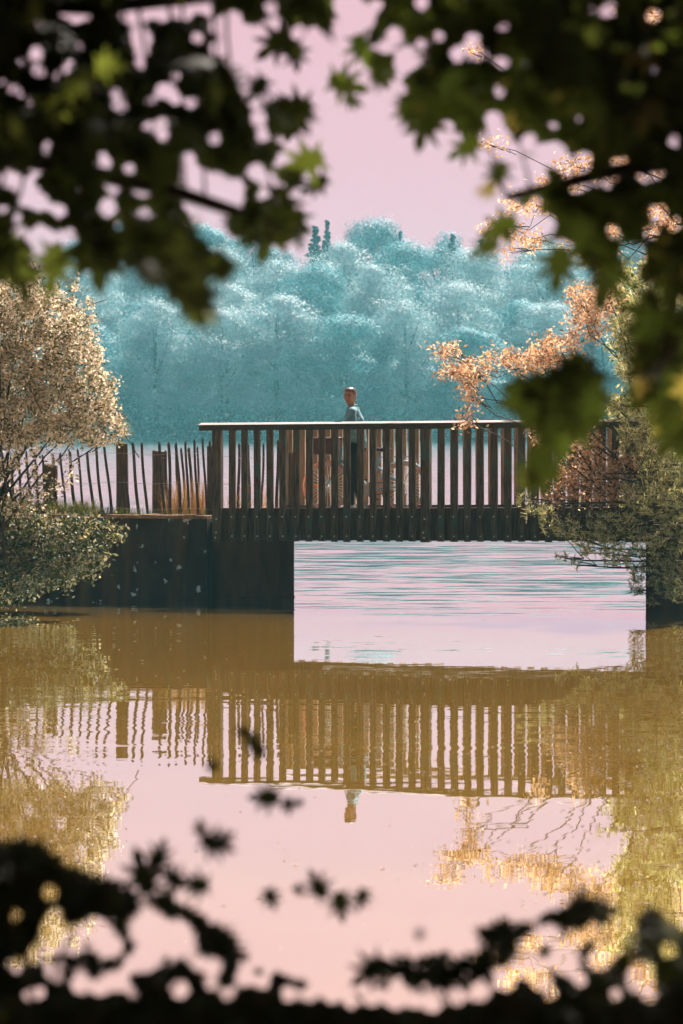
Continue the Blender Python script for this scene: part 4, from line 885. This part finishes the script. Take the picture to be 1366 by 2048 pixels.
def shade_canopy(n, x0, x1, y0, y1, z0, z1):  # unseen leaves outside the view, added to shade the foreground
    P = []
    while len(P) < n:
        p = np.array([rng.uniform(x0, x1), rng.uniform(y0, y1), rng.uniform(z0, z1)])
        if p[1] > 0 and abs(p[0]) < .115 * p[1] + .1 and p[2] < CH + .132 * p[1] + .12: continue
        P.append(p)
    return np.array(P), rdir(n) * .8 + np.array([0, -.2, .9]), rng.uniform(0, 6.28, n), rng.uniform(.13, .2, n)

PL = [(-80, -80), (640, -80), (600, 20), (480, 40), (430, 80), (430, 150), (450, 220), (540, 210), (600, 215), (590, 250), (540, 270), (600, 310), (590, 360), (540, 340), (570, 400), (560, 440), (500, 450), (490, 340), (440, 320), (380, 330), (350, 380), (370, 430), (250, 440), (225, 500), (150, 500), (90, 490), (20, 510), (-80, 520)]
PR = [(640, -80), (1450, -80), (1450, 640), (1350, 640), (1290, 560), (1210, 520), (1130, 490), (1060, 460), (1010, 470), (1050, 400), (1075, 330), (1020, 250), (940, 255), (880, 190), (840, 200), (790, 140), (760, 150), (745, 60), (690, 30), (640, 30)]
def tree_fg(name, label, base, fork, limbs, leafsets, twig_n):
    e = empty(name, base); tag(e, label, 'tree'); mb = MB()
    mb.tube([base, (np.array(base) + fork) / 2 + np.array([.05, .03, 0]), fork], [.17, .14, .11], 10)
    tr = mb.build('trunk', M['bark'], e, smooth=True); P, Nn, roll, S = leafsets
    mb = MB()
    for (a, pts, r) in limbs:
        pp = [np.array(fork) if a is None else np.array(a)] + [np.array(p) for p in pts]
        mb.tube(pp, list(np.linspace(r, r * .3, len(pp))), 6)
    allp = np.concatenate([np.array(a_) + (np.array(b_) - np.array(a_)) * np.linspace(0, 1, 14)[:, None] for _, pts, _ in limbs for a_, b_ in zip(pts[:-1], pts[1:])])
    for i in rng.choice(len(P), min(twig_n, len(P)), replace=False):
        c = allp[np.argmin(np.linalg.norm(allp - P[i], axis=1))]
        if np.linalg.norm(c - P[i]) < .45: bough(mb, c, P[i], .004, .0015, .02, 4)
    mb.build('branch', M['bark'], e)
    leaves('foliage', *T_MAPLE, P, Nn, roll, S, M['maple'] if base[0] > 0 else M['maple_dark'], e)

# left tree
setL = cat(fill(PL, 4000, 5.0, 7.5, .07, .105), fill(PL, 8000, 5.0, 8.5, .045, .075), fill(PL, 42000, 5.2, 7.5, .02, .04),
    explicit([(395, 590, 4.6, 95, 190), (330, 500, 5.0, 120, 215), (430, 520, 5.0, 80, 110), (300, 470, 5.2, 110, 170), (540, 450, 6.2, 110, 170), (590, 440, 6.4, 80, 150), (500, 440, 6.6, 70, 200), (620, 320, 6.3, 90, 110), (640, 365, 6.5, 60, 130), (600, 215, 6.3, 80, 100), (560, 400, 6.3, 90, 180), (190, 500, 5.6, 120, 185), (110, 520, 5.6, 100, 170), (40, 540, 5.6, 90, 190), (560, 80, 6.5, 80, 130), (590, 100, 6.5, 60, 190), (520, 170, 6.2, 60, 140)]),
    fill([(240, 440), (370, 445), (385, 520), (425, 610), (395, 635), (365, 600), (335, 545), (290, 540), (250, 500)], 90, 4.6, 5.4, .03, .06, False), fill([(370, 475), (462, 528), (452, 552), (380, 515)], 16, 4.6, 5.2, .025, .04, False), fill([(455, 440), (610, 440), (590, 480), (570, 500), (520, 470), (480, 490)], 26, 5.6, 6.4, .03, .05, False),
    shade_canopy(3000, -4.2, .3, -1.5, 11, 3.3, 6.5))
tree_fg('maple_tree', 'out-of-focus maple whose dark leaves hang across the upper left of the view', (-2.6, 6.6, .85), np.array((-2.3, 6.3, 3.1)),
    [(None, [(-1.5, 6.2, 3.35), (-.9, 6.1, 3.28), (-.45, 6.1, 3.25), (-.1, 6.1, 3.28)], .045), (None, [(-1.3, 5.9, 3.1), (-.7, 5.8, 2.98), (-.3, 5.9, 2.9), (-.1, 6.0, 2.84)], .03), (None, [(-2.2, 5.5, 4.6), (-1.2, 4.5, 5.2), (-.6, 3.5, 5.4)], .08), (None, [(-2, 8, 4.6), (-1, 9, 5.0), (0, 9.5, 5.2)], .07)],
    setL, 200)
# right tree
setR = cat(fill(PR, 6000, 5.0, 7.5, .07, .105), fill(PR, 10000, 5.0, 8.5, .045, .075), fill(PR, 44000, 5.2, 7.5, .02, .04),
    explicit([(1110, 790, 5.4, 150, 175), (1060, 790, 5.6, 90, 110), (1160, 770, 5.4, 110, 200), (1130, 840, 5.3, 110, 180), (1090, 880, 5.3, 60, 170), (1060, 940, 6, 60, 160), (1100, 930, 6, 50, 200), (1150, 730, 5.8, 90, 150), (1330, 690, 5.8, 110, 190), (1300, 620, 5.8, 130, 170), (1350, 760, 5.8, 90, 200), (850, 240, 6.2, 90, 160), (810, 220, 6.4, 60, 200), (1000, 340, 6.2, 60, 150), (980, 380, 5.0, 40, 100), (940, 290, 6.4, 70, 120), (680, 165, 6.4, 80, 250), (720, 90, 6.4, 70, 200), (1010, 450, 6.4, 80, 110), (980, 490, 6.2, 60, 120), (1120, 520, 6, 90, 170), (1220, 540, 6, 110, 160), (1340, 540, 6, 110, 180), (1280, 780, 6, 60, 150), (700, 200, 6.5, 40, 250), (1345, 840, 5.4, 60, 150)]),
    fill([(1025, 775), (1180, 735), (1200, 800), (1130, 855), (1075, 850)], 120, 5.1, 6.2, .035, .07, False), fill([(1290, 640), (1380, 640), (1400, 900), (1340, 880), (1280, 760)], 60, 5.2, 6.6, .04, .08, False), fill([(1080, 850), (1110, 860), (1100, 950), (1060, 960)], 14, 5.3, 6, .03, .05, False),
    shade_canopy(2400, -.3, 4.2, -1.5, 11, 3.3, 6.5))
tree_fg('maple_tree', 'out-of-focus maple whose dark leaves fill the upper right of the view', (2.7, 6.9, .85), np.array((2.4, 6.6, 3.0)),
    [(None, [(1.6, 6.3, 3.35), (1.0, 6.2, 3.3), (.5, 6.1, 3.28), (.1, 6.1, 3.3)], .045), (None, [(1.4, 6.2, 3.1), (.9, 6.1, 3.0), (.5, 6.1, 2.95), (.3, 6.1, 2.9)], .03), (None, [(1.7, 5.9, 2.72), (1.2, 5.6, 2.66), (.75, 5.5, 2.6), (.4, 5.4, 2.56)], .006), (None, [(2.2, 5.5, 4.6), (1.2, 4.5, 5.2), (.6, 3.5, 5.4)], .08), (None, [(2, 8, 4.6), (1, 9, 5.0), (.2, 9.5, 5.2)], .07)],
    setR, 260)
# shrubs on the near bank
def shrub_fg(label, base, poly_sets, extra, twn):
    e = empty('bank_shrub', base); tag(e, label, 'shrub')
    sets = [fill(p, int(n * 3), a, b_, s0_, s1_, True) for (p, n, a, b_, s0_, s1_) in poly_sets] + [fill(p, int(n * (9 if n > 40 else 3)), a, b_, .016, .032, True) for (p, n, a, b_, s0_, s1_) in poly_sets] + ([explicit(extra)] if extra else [])
    P, Nn, roll, S = cat(*sets); mb = MB(); base = np.array(base)
    hubs = [base + np.array([rng.uniform(-.3, .3), rng.uniform(-.2, .3), rng.uniform(.1, .35)]) for _ in range(8)]
    for h in hubs: bough(mb, base + rng.normal(size=3) * .04, h, .016, .009)
    for i in rng.choice(len(P), min(twn, len(P)), replace=False):
        h = hubs[np.argmin([np.linalg.norm(h - P[i]) for h in hubs])]; bough(mb, h, P[i], .004, .001, -.02, 5)
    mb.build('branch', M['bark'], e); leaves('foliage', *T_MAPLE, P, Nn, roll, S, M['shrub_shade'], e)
bl = [(-80, 1710), (60, 1710), (130, 1760), (220, 1790), (250, 1810), (180, 1840), (120, 1850), (80, 1850), (50, 1900), (60, 1960), (130, 1990), (60, 2120), (-80, 2120)]
bl2 = [(60, 1950), (150, 1960), (280, 1970), (420, 1930), (500, 1950), (640, 1990), (760, 2010), (760, 2120), (-40, 2120)]
bl3 = [(120, 1850), (240, 1820), (330, 1800), (440, 1860), (500, 1950), (420, 1960), (300, 1900), (200, 1940), (100, 1960)]
shrub_fg('out-of-focus shrub with small dark leaves at the lower left corner', (-.55, 5.2, .9),
    [([(60, 1790), (330, 1780), (520, 1930), (520, 1980), (60, 1980)], 26, 4.8, 6, .03, .05), ([(x, y - 10) for x, y in bl], 700, 4.6, 6, .035, .06), ([(x, y - 14) for x, y in bl2], 1500, 4.4, 6, .035, .06), (bl3, 48, 4.6, 6, .035, .055)],
    [(290, 1760, 5.4, 90, 20), (315, 1720, 5.4, 60, 340), (350, 1760, 5.4, 60, 60), (400, 1770, 5.4, 60, 90), (420, 1685, 5.0, 70, 250), (400, 1660, 5.0, 35, 10), (445, 1680, 5, 40, 300), (505, 1480, 6, 45, 200), (490, 1465, 6, 30, 80), (520, 1500, 6, 35, 160), (540, 1595, 6, 60, 90), (575, 1605, 6, 35, 190), (425, 1535, 6, 30, 0), (600, 1605, 6, 24, 120)], 130)
br_ = [(700, 2000), (860, 2010), (980, 1970), (1100, 1960), (1180, 1900), (1240, 1960), (1300, 2000), (1460, 1970), (1460, 2120), (700, 2120)]
br2 = [(900, 1990), (1000, 1900), (1020, 1860), (1100, 1830), (1190, 1800), (1260, 1860), (1260, 1960), (1080, 1980)]
br3 = [(1280, 1850), (1460, 1900), (1460, 2050), (1340, 2000)]
shrub_fg('out-of-focus shrub with small dark leaves along the lower right of the view', (.55, 5.2, .9),
    [([(700, 1960), (1000, 1850), (1280, 1790), (1366, 1860), (1280, 2000), (700, 2010)], 30, 4.8, 6, .03, .05), ([(x, y - 14) for x, y in br_], 1500, 4.4, 6, .035, .06), (br2, 70, 4.6, 6, .04, .06), (br3, 110, 4.8, 6, .04, .07)],
    [(540, 1790, 5.6, 45, 200), (600, 1780, 5.8, 30, 90), (640, 1780, 5.8, 60, 30), (680, 1800, 5.8, 60, 190), (725, 1790, 5.8, 45, 170), (750, 1935, 5.2, 80, 130), (800, 1940, 5.2, 60, 60), (890, 1950, 5.2, 60, 200), (970, 1915, 5.2, 70, 160), (840, 1865, 4.6, 25, 160)], 130)

# ------------------------------------------------------------------ haze
m, t, o = new_mat('haze_air')
pv = N(t, 'ShaderNodeVolumePrincipled'); pv.inputs['Color'].default_value = (0.30, 0.88, 1.0, 1); pv.inputs['Density'].default_value = 0.00025; pv.inputs['Anisotropy'].default_value = 0.2
t.links.new(pv.outputs[0], o.inputs['Volume'])
hz = MB(); hz.hexa([(-430, -70, -2.3), (430, -70, -2.3), (430, 630, -2.3), (-430, 630, -2.3), (-430, -70, 34), (430, -70, 34), (430, 630, 34), (-430, 630, 34)])
ho = hz.build('haze', None); ho.data.materials.append(m); tag(ho, 'thin bluish haze over the lake', 'haze', kind='stuff')
